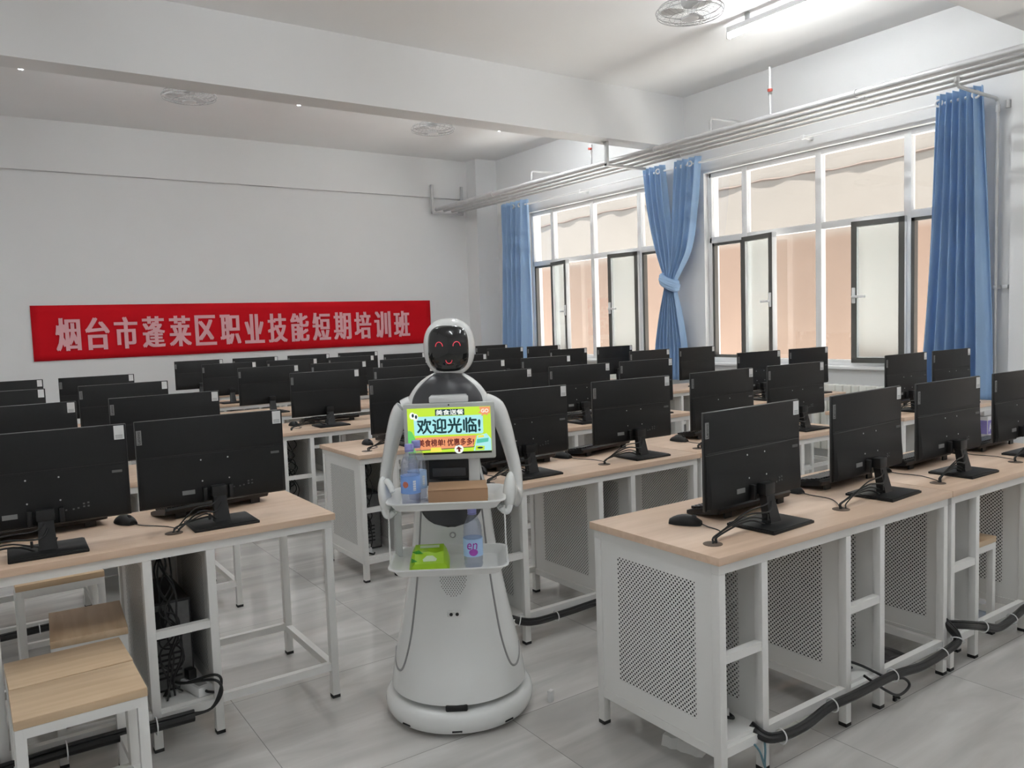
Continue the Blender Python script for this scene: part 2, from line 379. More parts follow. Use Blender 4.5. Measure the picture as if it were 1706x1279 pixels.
# windows: fixed frame, panes, two dark-gasketed sashes swung open
def window(name, y0, y1):
    root = empty(name, (XW+.10, y0, 0)); struct(root)
    Wd = y1-y0; x0, x1 = -.035, .035; fr = MB(); z0, z1, zm = SILL, WTOP, WMID
    ms = (.52, 1.44, Wd-.52)                    # mullion positions
    for a, b in ((0, .055), (Wd-.055, Wd)): fr.box(x0, x1, a, b, z0, z1, .005)
    for a, b in ((z0, z0+.055), (z1-.055, z1), (zm-.035, zm+.035)): fr.box(x0, x1, .02, Wd-.02, a, b, .005)
    for m_ in ms: fr.box(x0-.003, x1+.003, m_-.034, m_+.034, z0, z1, .006)
    struct(obj('frame', fr, m_frame, root))
    ed = [0, *ms, Wd]
    for k in range(4):
        a = ed[k]+(.055 if k == 0 else .034); b = ed[k+1]-(.055 if k == 3 else .034)
        struct(obj('pane', MB().box(-.003, .003, a, b, zm+.035, z1-.055), m_glass, root))
        if k in (1, 2): struct(obj('pane', MB().box(-.003, .003, a, b, z0+.055, zm-.035), m_glass, root))
        else:
            g = MB()
            for c, d in ((a, a+.03), (b-.03, b)): g.box(-.03, .03, c, d, z0+.055, zm-.035)
            for c, d in ((z0+.055, z0+.085), (zm-.065, zm-.035)): g.box(-.03, .03, a, b, c, d)
            struct(obj('gasket', g, m_gasket, root))
    SW = .50
    for hy, sgn, ang in ((ms[0], 1, R(8)), (ms[2], -1, R(13))):
        s = empty('sash', (-.05, hy, 0)); s.parent = root; struct(s); s.rotation_euler = (0, 0, sgn*ang)
        f, g = MB(), MB()
        def yy(a, b): return (min(sgn*a, sgn*b), max(sgn*a, sgn*b))
        for a, b in ((0, .06), (SW-.06, SW)): f.box(-.03, .03, *yy(a, b), z0+.03, zm-.01, .004)
        for a, b in ((z0+.03, z0+.09), (zm-.07, zm-.01)): f.box(-.03, .03, *yy(0, SW), a, b, .004)
        for a, b in ((.004, .055), (SW-.055, SW-.004)): g.box(-.036, -.024, *yy(a, b), z0+.035, zm-.015)
        for a, b in ((z0+.035, z0+.085), (zm-.065, zm-.015)): g.box(-.036, -.024, *yy(.004, SW-.004), a, b)
        struct(obj('sash_frame', f, m_frame, s)); struct(obj('sash_gasket', g, m_gasket, s))
        struct(obj('sash_pane', MB().box(-.003, .003, *yy(.06, SW-.06), z0+.09, zm-.07), m_glass2, s))
        h = MB().box(-.055, -.03, *yy(SW-.045, SW-.015), 1.55, 1.70, .006).box(-.075, -.05, *yy(SW-.15, SW-.02), 1.60, 1.625, .006)
        struct(obj('handle', h, m_ring, s))
window('window_1', *WA); window('window_2', *WB); window('window_added', *WC)  # last one is out of view, added to light desks and monitor backs

# ------------------------------------------------------------------ lights on the ceiling
def tube_light():
    t = empty('tube_light')
    obj('housing', MB().box(-.02, .02, -.61, .61, -.05, 0, .005).box(-.022, .022, -.61, -.595, -.10, -.04, .004).box(-.022, .022, .595, .61, -.10, -.04, .004), m_fanw, t)
    o = obj('tube', MB().cyl((0, -.592, -.08), (0, .592, -.08), .016, n=14), m_tube, t)
    for y in (-.4, .4): obj('hanger', MB().box(-.012, .012, y-.02, y+.02, 0, .06), m_fan, t)
    return t
TB = tube_light()
tl_lab = {(5.67, 4.15): 'lit white tube lamp on the ceiling beside the nearest ceiling fan',
          (.63, 7.84): 'white tube lamp beyond the beam, leftmost, showing only its end', (3.17, 7.84): 'white tube lamp beyond the beam between the two far fans',
          (5.74, 7.84): 'white tube lamp beyond the beam, nearest the windows'}
first = True
for X in (.63, 3.17, 5.67):
    for Y in (.4, 4.15, 7.84):
        x = 5.74 if (X == 5.67 and Y == 7.84) else X
        t = TB if first else copy_tree(TB); first = False
        t.location = (x, Y, ZC-.06)  # lamps out of view are added to light the room
        tag(t, tl_lab.get((x, Y), 'unseen white tube lamp added on the ceiling outside the picture'), 'ceiling light', 'tube lamps under the ceiling')

# ceiling fans in wire cages
def make_fan():
    t = empty('ceiling_fan')
    obj('mount', MB().cyl((0, 0, .06), (0, 0, .35), .013, n=10).lathe([(.0, .362), (.06, .362), (.055, .325), (.02, .30), (0, .30)], 20), m_fan, t)
    obj('motor', MB().lathe([(0, .09), (.045, .088), (.06, .06), (.06, .0), (.045, -.02), (0, -.02)], 24), m_fan, t)
    b = MB()
    for k in range(3):
        a = 2*pi*k/3+.4; rings = []
        for r, w in ((.04, .04), (.08, .075), (.14, .095), (.185, .08), (.20, .03)):
            c = Vector((cos(a)*r, sin(a)*r, -.05)); d = Vector((-sin(a), cos(a), 0)); z = Vector((0, 0, .3))
            rings.append([c-d*w/2-z*w*.25, c+d*w/2+z*w*.25, c+d*w/2+z*w*.25+Vector((0, 0, .003)), c-d*w/2-z*w*.25+Vector((0, 0, .003))])
        b.loft(rings)
    obj('blades', b, m_fanw, t)
    cg = MB()
    for r, z in ((.235, -.05), (.228, -.072), (.215, -.025), (.14, -.095), (.14, -.005)): cg.torus((0, 0, z), (0, 0, 1), r, .0032 if r > .2 else .002, 40, 6)
    for k in range(30):
        a = 2*pi*k/30
        cg.tube([(cos(a)*r, sin(a)*r, z) for r, z in ((.05, .005), (.14, -.005), (.2, -.02), (.235, -.05), (.2, -.082), (.14, -.095), (.05, -.10))], .0012, 4)
    obj('cage', cg, m_fan, t)
    obj('badge', MB().lathe([(0, -.112), (.055, -.108), (.06, -.098), (0, -.09)], 28), m_fanw, t)
    return t
FN = make_fan()
for k, (p, ti, lab) in enumerate((((4.37, 4.0, 3.655), (.12, -.25), 'grey caged ceiling fan nearest the camera, beside the lit tube lamp'),
                     ((1.87, 7.69, 3.66), (.05, .05), 'caged ceiling fan peeking below the beam, left of the two far ones'),
                     ((4.41, 7.76, 3.655), (.05, .05), 'caged ceiling fan peeking below the beam, nearer the windows'))):
    f = FN if k == 0 else copy_tree(FN); f.location = p; f.rotation_euler = (0, 0, .3*k)
    tag(f, lab, 'ceiling fan', 'ceiling fans')

# ------------------------------------------------------------------ pipes along the window wall
for x, z, r, lab in ((6.18, 3.245, .030, 'thickest grey pipe of the run before the windows, farthest from the window wall'),
                     (6.32, 3.237, .024, 'second grey pipe of the run before the windows, counted from the room side'),
                     (6.46, 3.230, .022, 'third grey pipe of the run before the windows, counted from the room side'),
                     (6.58, 3.222, .020, 'slimmest grey pipe of the run before the windows, nearest the window wall')):
    wp = empty('wall_pipe', (x, 0, z))
    obj('pipe', MB().tube([(0, -1.4, 0), (0, 10.86, 0)], r, 16), m_pipe, wp)
    for y in (3.9, 6.2, 9.3): obj('sleeve', MB().cyl((0, y-.03, 0), (0, y+.03, 0), r*1.22, n=16), m_pipe, wp)
    tag(wp, lab, 'pipe', 'pipes before the windows')
def bracket(y, x0, x1, zb, zt, lab, two):
    t = empty('pipe_bracket', (0, y, 0))
    obj('cross_bar', MB().box(x0, x1, -.02, .02, zb, zb+.028, .003), m_pipe, t)
    for x in ((x0, x1-.035) if two else (x0,)): obj('hanger_rod', MB().box(x, x+.035, -.022, .022, zb, zt, .003), m_pipe, t)
    tag(t, lab, 'pipe bracket', 'pipe brackets')
bracket(6.80, 6.04, 6.64, 3.172, 3.4387, 'L-shaped grey bracket hanging the pipe run from the ceiling beam', False)
bracket(10.83, 6.08, 6.64, 3.172, 3.61, 'U-shaped grey bracket on the back wall where the pipes end', True)
def drop(y, start, zr, lab, x=7.08):
    t = empty('radiator_pipe', (x, y, 0)); d = start-x
    obj('pipe', MB().tube([(d, 0, 3.225), (d, 0, zr+.04), (d+.01, 0, zr+.012), (d+.04, 0, zr), (-.04, 0, zr-.01), (-.012, 0, zr-.02), (0, 0, zr-.05), (0, 0, .25)], .014, 10), m_pipe, t)
    obj('coupling', MB().cyl((d, 0, zr+.03), (d, 0, zr+.07), .020, n=10), m_pipe, t)
    obj('coupling', MB().cyl((0, 0, zr-.12), (0, 0, zr-.06), .02, n=10), m_pipe, t)
    obj('clip', MB().box(-.02, .055, -.02, .02, 1.62, 1.65, .003), m_pipe, t)
    tag(t, lab, 'pipe', 'drop pipes'); return t
drop(3.19, 6.42, 3.165, 'grey drop pipe just right of the right-hand curtain')
drop(3.11, 6.60, 3.185, 'grey drop pipe farthest right, in the corner by the wall column')
drop(10.37, 6.58, 3.185, 'grey drop pipe left of the farthest blue curtain')
def branch(y, lab):                                       # rises off the run and turns into the wall
    t = empty('branch_pipe', (6.53, y, 0))
    obj('pipe', MB().tube([(0, 0, 3.23), (0, 0, 3.48), (.008, 0, 3.497), (.025, 0, 3.505), (.615, 0, 3.525)], .012, 8), m_pipe, t)
    obj('coupling', MB().cyl((0, 0, 3.40), (0, 0, 3.46), .018, n=10), m_pipe, t)
    tag(t, lab, 'pipe', 'bent branch pipes')
branch(5.72, 'short bent grey pipe running from the pipe run into the wall, near window')
branch(8.85, 'short bent grey pipe running from the pipe run into the wall, far window')
def valve(x, y, zv, z1, lab):
    t = empty('valve_pipe', (x, y, 0))
    obj('pipe', MB().cyl((0, 0, 3.23), (0, 0, z1), .013, n=10).cyl((0, 0, zv-.03), (0, 0, zv+.06), .02, n=10), m_pipe, t)
    obj('valve_handle', MB().cyl((0, 0, zv), (-.04, -.03, zv), .008, n=8).lathe([(0, -.010), (.024, -.010), (.024, .010), (0, .010)], 12, (-.04, -.03, zv)), m_red, t)
    tag(t, lab, 'valve', 'red-handled valves')
valve(6.46, 4.93, 3.565, 3.79, 'upright pipe with red valve handle before the near window')
valve(6.46, 7.53, 3.53, 3.56, 'upright pipe with red valve handle just beyond the beam bracket')

# ------------------------------------------------------------------ curtains
rod = empty('curtain_rod', (6.99, 0, 3.20))
obj('rod', MB().cyl((0, 3.30, 0), (0, 10.2, 0), .013, n=12), m_frame, rod)
for y in (4.95, 6.55, 8.4): obj('rod_bracket', MB().box(-.005, .15, y-.012, y+.012, -.012, .02, .003).box(-.02, .02, y-.02, y+.02, -.02, .02, .006), m_frame, rod)
tag(rod, 'long thin white curtain rod above both windows', 'curtain rod')
def curtain(rows, folds, x=6.975, n=120, seed=0):
    """rows: (z, y_left, y_right, fold depth, x shift)"""
    rows = sorted(rows); rg = random.Random(seed); ph = [rg.uniform(-.5, .5) for _ in range(n+1)]
    rings = []; z0, z1 = rows[0][0], rows[-1][0]; K = 44
    for j in range(K+1):
        z = z0+(z1-z0)*j/K; yl, yr, am, dx = interp(rows, z); r = []
        for i in range(n+1):
            u = i/n; w = 2*pi*folds*u
            xx = x+dx+am*(sin(w+.35*sin(z*1.3+u*9))+.25*sin(2*w+1+z*.6))
            r.append((xx, yl+(yr-yl)*u+.3*am*cos(w)*.4, z))
        rings.append(r)
    return MB().loft(rings, closed=False)
def mk_curtain(mb, ys, label, ring_z=3.20, rx=6.95):
    t = empty('curtain', (7.02, sum(ys)/len(ys) if ys else 0, 0))
    o = obj('cloth', mb, m_cloth, t); o.matrix_parent_inverse = Matrix.Translation(t.location).inverted()
    sd = o.modifiers.new('thick', 'SOLIDIFY'); sd.thickness = .003; sd.offset = 0
    for y in ys:
        e = obj('eyelet', MB().torus((rx, y, ring_z), (1, .35, 0), .026, .009, 20, 8), m_ring, t); e.matrix_parent_inverse = Matrix.Translation(t.location).inverted()
    tag(t, label, 'curtain', 'blue curtains')
mk_curtain(curtain([(.70, 3.78, 3.17, .07, -.02), (1.2, 3.74, 3.19, .068, 0), (2.2, 3.67, 3.23, .06, 0), (3.27, 3.62, 3.27, .045, 0)], 6.5, seed=1), (3.60, 3.30), 'blue curtain hanging loose at the right end of the near window')
mk_curtain(curtain([(.70, 10.34, 9.62, .07, -.02), (1.2, 10.31, 9.63, .068, 0), (2.2, 10.27, 9.62, .06, 0), (3.27, 10.24, 9.60, .05, 0)], 5.5, seed=2), (9.92, 9.74), 'blue curtain hanging loose left of the far window')
mk_curtain(curtain([(.74, 7.02, 6.76, .04, -.03), (1.1, 7.00, 6.74, .045, -.02), (1.5, 6.90, 6.72, .045, -.03), (1.80, 6.80, 6.71, .03, -.05), (1.88, 6.78, 6.70, .025, -.055), (1.96, 6.82, 6.70, .03, -.04), (2.25, 6.99, 6.70, .04, 0), (2.75, 7.11, 6.77, .04, 0), (3.27, 7.17, 6.83, .035, 0)], 4.2, seed=3),
           (6.90,), 'blue curtain knotted with its neighbour, the half on the far-window side')
mk_curtain(curtain([(.74, 6.80, 6.50, .045, -.01), (1.1, 6.78, 6.52, .045, 0), (1.5, 6.75, 6.58, .045, -.01), (1.80, 6.74, 6.64, .03, -.03), (1.88, 6.74, 6.64, .025, -.035), (1.96, 6.74, 6.60, .035, -.02), (2.25, 6.74, 6.43, .04, 0), (2.75, 6.70, 6.33, .04, 0), (3.27, 6.65, 6.27, .035, 0)], 4.2, seed=4),
           (6.40,), 'blue curtain knotted with its neighbour, the half on the near-window side')
kt = MB()
for k, (dz, rr) in enumerate(((.035, .034), (0, .042), (-.035, .034))):
    pts = [(6.915+.065*cos(a)-.0*k, 6.715+.10*sin(a), 1.885+dz+.05*sin(a)) for a in [2*pi*i/24 for i in range(25)]]
    kt.tube(pts, rr, 10)
kn = obj('curtain_knot', kt, m_cloth); tag(kn, 'blue cloth knot tying the two middle curtains together', 'curtain knot')

# ------------------------------------------------------------------ radiators under the windows
def radiator(y0, y1, lab):
    t = empty('radiator', (7.03, y0, 0)); n = int((y1-y0)/.082)
    for k in range(n):
        y = k*.082
        obj('radiator_column', MB().box(-.05, .05, y+.003, y+.074, .12, .77, .014), m_rad, t)
    for z in (.17, .72): obj('header', MB().cyl((0, 0, z), (0, n*.082, z), .022, n=12), m_rad, t)
    for y in (.1, n*.082-.2): obj('radiator_foot', MB().box(-.03, .03, y, y+.03, 0, .14), m_rad, t)
    tag(t, lab, 'radiator', 'radiators under the windows')
radiator(3.95, 5.9, 'cream finned radiator under the near window')
radiator(7.4, 9.3, 'cream finned radiator under the far window')

# ------------------------------------------------------------------ banner on the back wall
bn = empty('banner', (0, YB-.012, 0))
BX0, BX1, BZ0, BZ1 = .72, 6.04, 1.207, 1.862
rings = []
for i in range(61):
    u = i/60; x = BX0+(BX1-BX0)*u
    rings.append([(x, .0+.004*sin(u*40)*sin(v*3+u*9)-.006*abs(sin(u*3)), BZ0+(BZ1-BZ0)*v) for v in [k/8 for k in range(9)]])
o = obj('banner_cloth', MB().loft(rings, closed=False), m_banner, bn); sd = o.modifiers.new('thick', 'SOLIDIFY'); sd.thickness = .003; sd.offset = 1
chars = '烟台市蓬莱区职业技能短期培训班'
lt = MB(); cx0, cx1 = .94, 5.70; cw = (cx1-cx0)/15
for k, ch in enumerate(chars):
    x0 = cx0+cw*k+.02; z0 = 1.315
    for q, (dx, dz) in enumerate(((0, 0), (.012, .004), (-.012, -.004), (.012, -.004), (-.012, .004))):
        lt.merge(text_bm(ch, cw-.075, .385, 0, .002+.0002*q, lambda x, y, z, x0=x0+dx+.012, z0=z0+dz+.005: Vector((x0+x, -.016-z, z0+y))))
obj('lettering', lt, m_bantext, bn, smooth=False)
tag(bn, 'long red cloth banner with pale Chinese lettering on the back wall', 'banner')

# ------------------------------------------------------------------ two-seat computer desks
U, D, HT = 1.38, .60, .75
LEGT = .03
def make_desk():
    t = empty('computer_desk')
    top = MB().box(0, U-.004, 0, D, HT-.026, HT, .002)
    obj('tabletop', top, m_wood, t)
    fr = MB(); zt = HT-.026
    for y in (.012, D-.012-.028): fr.box(.012, U-.016, y, y+.028, zt-.032, zt)
    for x in (.012, U-.016-.028): fr.box(x, x+.028, .0405, D-.0405, zt-.032, zt)
    for y in (.014, D-.014-.026):                       # low rails and mid rails
        for a, b in ((.24, .68), (.90, U-.03)): fr.box(a, b, y, y+.026, .115, .145)
        for a, b in ((.03, .22), (.69, .89)): fr.box(a, b, y, y+.026, .405, .433); fr.box(a, b, y, y+.026, .105, .135)
    for x in (U-.044, .014, .205, .672, .875): fr.box(x, x+.026, .03, D-.03, .105, .135)
    obj('frame', fr, m_white, t)
    for x in (.012, .213, .670, .883, U-.016-LEGT):
        for y in (.012, D-.012-LEGT):
            lg = obj('leg', MB().box(x, x+LEGT, y-.0008, y+LEGT, .012, zt-.0325, .002), m_white, t)
            obj('foot', MB().box(x-.001, x+LEGT+.001, y-.001, y+LEGT+.001, 0, .014, .002), m_rub, lg)
    for x in (.018, .222, .680, .890):
        obj('side_panel', MB().box(x, x+.0016, .042, D-.042, .135, zt-.032), m_perf, t)
    for a, b in ((.024, .222), (.684, .892)): obj('shelf', MB().box(a, b, .03, D-.03, .136, .148), m_panel, t)
    for a, b in ((.042, .213), (.70, .883)): obj('back_panel', MB().box(a, b, D-.03, D-.028, .15, zt-.032), m_panel, t)
    for x in (.105, .80): obj('grommet', MB().lathe([(0, 0), (.031, 0), (.031, .0015), (.026, .0022), (0, .0016)], 24, (x, .115, HT)), mat('brown_hole_liner', (.10, .07, .05), .6, noise=.1), t)
    return t
DESK = make_desk()
ORD = ('front', 'second', 'third', 'fourth', 'fifth', 'sixth', 'seventh')
YR = [1.595, 2.91, 4.224, 5.553, 6.892, 8.225, 9.56]
YL = [2.968, 4.30, 5.643, 6.99]
XR0 = 1.83; XT0 = 5.20; XL0 = -.20
used = [False]
def put_desk(x, y, label):
    d = DESK if not used[0] else copy_tree(DESK, skip=() if y < 5 else ('foot', 'grommet'))
    used[0] = True; d.location = (x, y, 0)
    tag(d, label, 'desk', 'two-seat computer desks')
for i, y in enumerate(YR):
    put_desk(XR0, y, 'maple-topped white steel desk beside the aisle, %s row right of the robot' % ORD[i])
    put_desk(XR0+U, y, 'maple-topped white desk, second from the aisle, %s row right of the robot' % ORD[i])
    if i >= 1: put_desk(XT0, y, 'maple-topped white desk by the windows, in line with the %s right row' % ORD[i])
for i, y in enumerate(YL):
    put_desk(XL0, y, 'maple-topped white steel desk left of the aisle, %s of the left-hand rows' % ORD[i])

# ------------------------------------------------------------------ monitors
MW, MH, MZ0 = .545, .330, .078
def make_monitor():
    t = empty('monitor')
    obj('panel', MB().box(-MW/2, MW/2, .0, .011, MZ0, MZ0+MH, .003), m_blk2, t)
    obj('bezel', MB().box(-MW/2-.0012, MW/2+.0012, .004, .013, MZ0-.0012, MZ0+MH+.0012, .003), m_edge, t)
    obj('screen', MB().box(-MW/2+.004, MW/2-.004, .0125, .0142, MZ0+.018, MZ0+MH-.004), m_lit, t)
    b = MB()                                             # lower rear cover, swelling towards the foot
    pr = [(.002, MZ0+.190), (-.002, MZ0+.186), (-.007, MZ0+.13), (-.013, MZ0+.06), (-.015, MZ0+.03), (-.010, MZ0+.006), (.002, MZ0+.002)]
    b.loft([[(x, y if abs(x) < MW/2-.012 else y*.4, z) for y, z in pr] for x in (-MW/2+.004, -MW/2+.016, MW/2-.016, MW/2-.004)])
    cv = obj('rear_cover', b, m_blk2, t, angle=25)
    obj('crease_shade', MB().box(-MW/2+.01, MW/2-.01, -.0012, .002, MZ0+.190, MZ0+.1935), m_rub, t)  # dark strip drawn in place of the shadow line above the cover
    s = MB()
    for x in (-.05, .05):
        for z, y in ((MZ0+.165, -.0035), (MZ0+.085, -.0105)): s.cyl((x, y+.003, z), (x, y-.0012, z), .003, n=10)
    obj('screw', s, m_screw, cv)
    nk = MB().loft([[(x*w, y, z) for x, y in ((-1, y0), (1, y0), (1, y1), (-1, y1))] for z, w, y0, y1 in ((.006, .030, -.085, -.045), (.03, .027, -.078, -.045), (.09, .024, -.062, -.034), (.125, .023, -.055, -.026))])
    obj('neck', nk, m_blk, t)
    obj('hinge', MB().box(-.028, .028, -.062, -.024, .105, .145, .004), m_blk, t)
    obj('base', MB().box(-.118, .118, -.155, .035, 0, .010, .0025).box(-.112, .112, -.15, .03, .009, .0125, .001), m_blk2, t)
    st = obj('sticker', MB().box(MW/2-.040, MW/2-.007, -.0012, -.0001, MZ0+MH-.054, MZ0+MH-.004), m_paper, t); st['label'] = 'small white paper sticker'
    ln = MB()
    for k in range(3): ln.box(MW/2-.036, MW/2-.012, -.0018, -.0011, MZ0+MH-.050+.005*k, MZ0+MH-.048+.005*k)
    obj('print', ln, m_greyline, st)
    tg = obj('tag', MB().box(-MW/2+.003, -MW/2+.021, -.0014, -.0001, MZ0+MH-.086, MZ0+MH-.032), m_tag, t); tg['label'] = 'grey upright maker tag'
    obj('lettering', text_bm('Lenovo', .046, .0105, .01, .0005, lambda x, y, z: Vector((-MW/2+.0165-y, -.0016-z, MZ0+MH-.082+x))), m_tagtext, tg, smooth=False)
    lb = MB().box(-.125, -.080, -.0162, -.0120, MZ0+.040, MZ0+.056); obj('label_plate', lb, m_tag, cv)
    lb2 = MB().box(MW/2-.055, MW/2-.022, -.0062, -.0035, MZ0+.158, MZ0+.167); obj('name_plate', lb2, mat('dark_grey_print', (.12, .12, .12), .5, noise=.1), cv)
    pt = MB()
    for x, z in ((.062, .045), (.085, .045), (.10, .047), (.118, .05), (.118, .06), (.132, .05), (.132, .062)): pt.box(x, x+.006, -.0162, -.0125, MZ0+z, MZ0+z+.005)
    obj('port_marks', pt, mat('grey_port_print', (.10, .10, .10), .5, noise=.1), cv)
    for x in (-.045, .05): obj('cable_plug', MB().box(x-.008, x+.008, -.034, -.012, MZ0+.01, MZ0+.062, .003), m_blk, t)
    return t
MON = make_monitor()
mused = [False]
def put_monitor(x, y, rz, label, far):
    m = MON if not mused[0] else copy_tree(MON, skip=('label_plate', 'name_plate', 'port_marks', 'cable_plug', 'screw', 'print') if far else ())
    mused[0] = True; m.location = (x, y, HT); m.rotation_euler = (0, 0, rz)
    tag(m, label, 'monitor', 'black monitors seen from behind')
MR = [[2.266, 2.965, 3.60, 4.28], [2.205, 2.925, 3.64, 4.33], [2.29, 2.95, 3.654, 4.31], [2.264, 2.93, 3.625, 4.357], [2.264, 2.93, 3.62, 4.30], [2.284, 2.95, 3.63, 4.30], [2.30, 2.96, 3.63, 4.30]]
MT = [[], [5.61, 6.25], [5.64, 6.335], [5.65, 6.33], [5.69, 6.389], [5.726, 6.34], [5.73, 6.394]]
ML = [[.205, .781], [.19, .883], [.16, .892], [.25, .902]]
PLC = ('nearest the aisle', 'second from the aisle', 'third from the aisle', 'fourth from the aisle')
for i in range(7):
    for j, x in enumerate(MR[i]):
        put_monitor(x, YR[i]+.21, R(random.uniform(-2, 2)) if i else R((3, 4, 0, 0)[j]), 'black monitor %s, %s row right of the robot' % (PLC[j], ORD[i]), i > 2)
    for j, x in enumerate(MT[i]):
        put_monitor(x, YR[i]+.21, R(random.uniform(-2, 2)), 'black monitor on the window-side desk in line with %s right row, %s half' % (ORD[i], ('left', 'right')[j]), i > 2)
for i in range(4):
    for j, x in enumerate(ML[i]):
        put_monitor(x, YL[i]+.21, R(random.uniform(-1, 1)) if i else R((-2, -1)[j]), 'black monitor %s, %s row left of the aisle' % (('at the left picture edge', 'beside the aisle')[j], ORD[i]), i > 1)

# ------------------------------------------------------------------ keyboards, mice and their cords
def make_keyboard():
    t = empty('keyboard')
    pr = [(-.076, .038), (-.068, .020), (.07, .003), (.078, .005), (.078, .015), (.06, .021), (-.068, .046)]
    obj('case', MB().loft([[(x, y*s, z) for y, z in pr] for x, s in ((-.222, .92), (-.215, 1), (.215, 1), (.222, .92))]), m_blk, t)
    k = MB()
    for r in range(6):
        y = -.055+r*.0205; z = .046-(y+.068)*.185; x = -.207
        n = 0
        while x < .20:
            w = .0155
            if r == 5 and n == 4: w = .105
            if n in (15, 18) and r < 5: x += .006
            k.box(x, x+w, y, y+.016, z-.003, z+.0065, .0012); x += w+.0032; n += 1
    obj('keys', k, m_key, t)
    for x in (-.16, .16): obj('rear_foot', MB().box(x-.02, x+.02, -.068, -.060, 0, .024), m_blk, t)
    return t
KB = make_keyboard()
def make_mouse():
    t = empty('mouse')
    rings = []
    for j in range(9):
        u = j/8; y = -.056+.112*u; h = .036*max(.12, sin(pi*(.12+.76*u)))**.75; w = .031*(max(.05, sin(pi*(.08+.84*u))))**.4
        rings.append([(w*cos(a), y, max(.001, h*sin(a)) if sin(a) > 0 else .001) for a in [2*pi*k/20 for k in range(20)]])
    obj('shell', MB().loft(rings), m_blk2, t, angle=60)
    obj('wheel', MB().cyl((-.004, .03, .027), (.004, .03, .027), .009, n=12), m_rub, t)
    return t
MS = make_mouse()
kuse, muse = [False], [False]
def seat_stuff(xm, yrow, gx, kx, ky, krz, mx, my, mrz, where, near=True):
    k = KB if not kuse[0] else copy_tree(KB); kuse[0] = True
    k.location = (kx, ky, HT); k.rotation_euler = (0, 0, krz); tag(k, 'black keyboard under the monitor %s' % where, 'keyboard', 'black keyboards on the desks')
    m = MS if not muse[0] else copy_tree(MS, skip=('cord',)); muse[0] = True
    m.location = (mx, my, HT); m.rotation_euler = (0, 0, mrz+pi); tag(m, 'black mouse beside the keyboard %s' % where, 'mouse', 'black mice on the desks')
    # mouse cord to the cable hole, in the mouse's own frame
    inv = (Matrix.Translation((mx, my, HT)) @ Matrix.Rotation(mrz+pi, 4, 'Z')).inverted()
    a = Vector((mx, my, HT))+Matrix.Rotation(mrz, 3, 'Z') @ Vector((0, -.055, .006)); b = Vector((gx+.01, yrow+.115, HT+.004))
    md = (a+b)/2+Vector((.045, -.015, -.003))
    pts = catmull([a, a*.75+md*.25+Vector((0, -.01, -.002)), md, b+Vector((.01, .02, .004)), b], 6)
    for p in pts: p.z = max(p.z, HT+.003)
    obj('cord', MB().tube([inv @ p for p in pts], .0019, 6), m_cable, m)
    # monitor and keyboard leads gathered through the hole
    c = MB(); g = Vector((gx, yrow+.115, HT))
    for q in range(4):
        p0 = Vector((xm-.01+.012*q, yrow+.145, HT+.10-.018*q)); o = Vector((random.uniform(-.012, .012), random.uniform(-.008, .008), 0))
        c.tube(catmull([p0, p0+Vector((-.03, -.012, -.02-.01*q)), p0*.5+g*.5+Vector((.015*q-.01, -.025+.012*q, .03-.006*q)), g+o+Vector((.03, .006, .022)), g+o+Vector((.008, 0, .004)), g+o+Vector((.006, 0, -.03))], 6), .0026+.0006*(q % 2), 6)
    c.box(xm-.05-.004, xm-.05+.004, yrow+.118, yrow+.128, HT+.028, HT+.05, .001)
    cc = obj('cable_bunch', c, m_cable); tag(cc, 'black leads below the monitor %s' % where, 'cables', 'leads on the desk tops')
def std(xm, yrow, gx, where, kr=None):
    kr = R(random.uniform(-3, 8)) if kr is None else kr
    seat_stuff(xm, yrow, gx, xm+.10, yrow+.43, kr, gx+.12, yrow+.37, R(random.uniform(-30, 10)), where)
RW = [(i, j) for i in range(4) for j in range(4)]
for i, j in RW:
    gx = XR0+(.105, .80, U+.105, U+.80)[j]; xm = MR[i][j]; w = '%s, %s row right of the robot' % (PLC[j], ORD[i])
    if (i, j) == (0, 0): seat_stuff(xm, YR[0], gx, 2.39, 1.975, R(3), 2.056, 1.94, R(30), w)
    elif (i, j) == (1, 1): seat_stuff(xm, YR[1], gx, 2.88, 3.37, R(12), 2.60, 3.33, R(15), w)
    elif i == 0: seat_stuff(xm, YR[0], gx, xm+.09, YR[0]+.42, R(2), xm-.21, YR[0]+.42, R(-10), w)
    else: std(xm, YR[i], gx, w)
for j in range(2):
    w = '%s, front row left of the aisle' % ('at the left picture edge', 'beside the aisle')[j]
    gx = XL0+(.105, .80)[j]
    if j: seat_stuff(ML[0][1], YL[0], gx, .82, 3.42, R(12), .485, 3.38, R(20), w)
    else: seat_stuff(ML[0][0], YL[0], gx, .20, 3.45, R(10), -.12, 3.4, R(10), w)
for j in range(2):
    std(MT[1][j], YR[1], XT0+(.105, .80)[j], 'on the first window-side desk, %s half' % ('left', 'right')[j])
    std(MT[2][j], YR[2], XT0+(.105, .80)[j], 'on the second window-side desk, %s half' % ('left', 'right')[j])

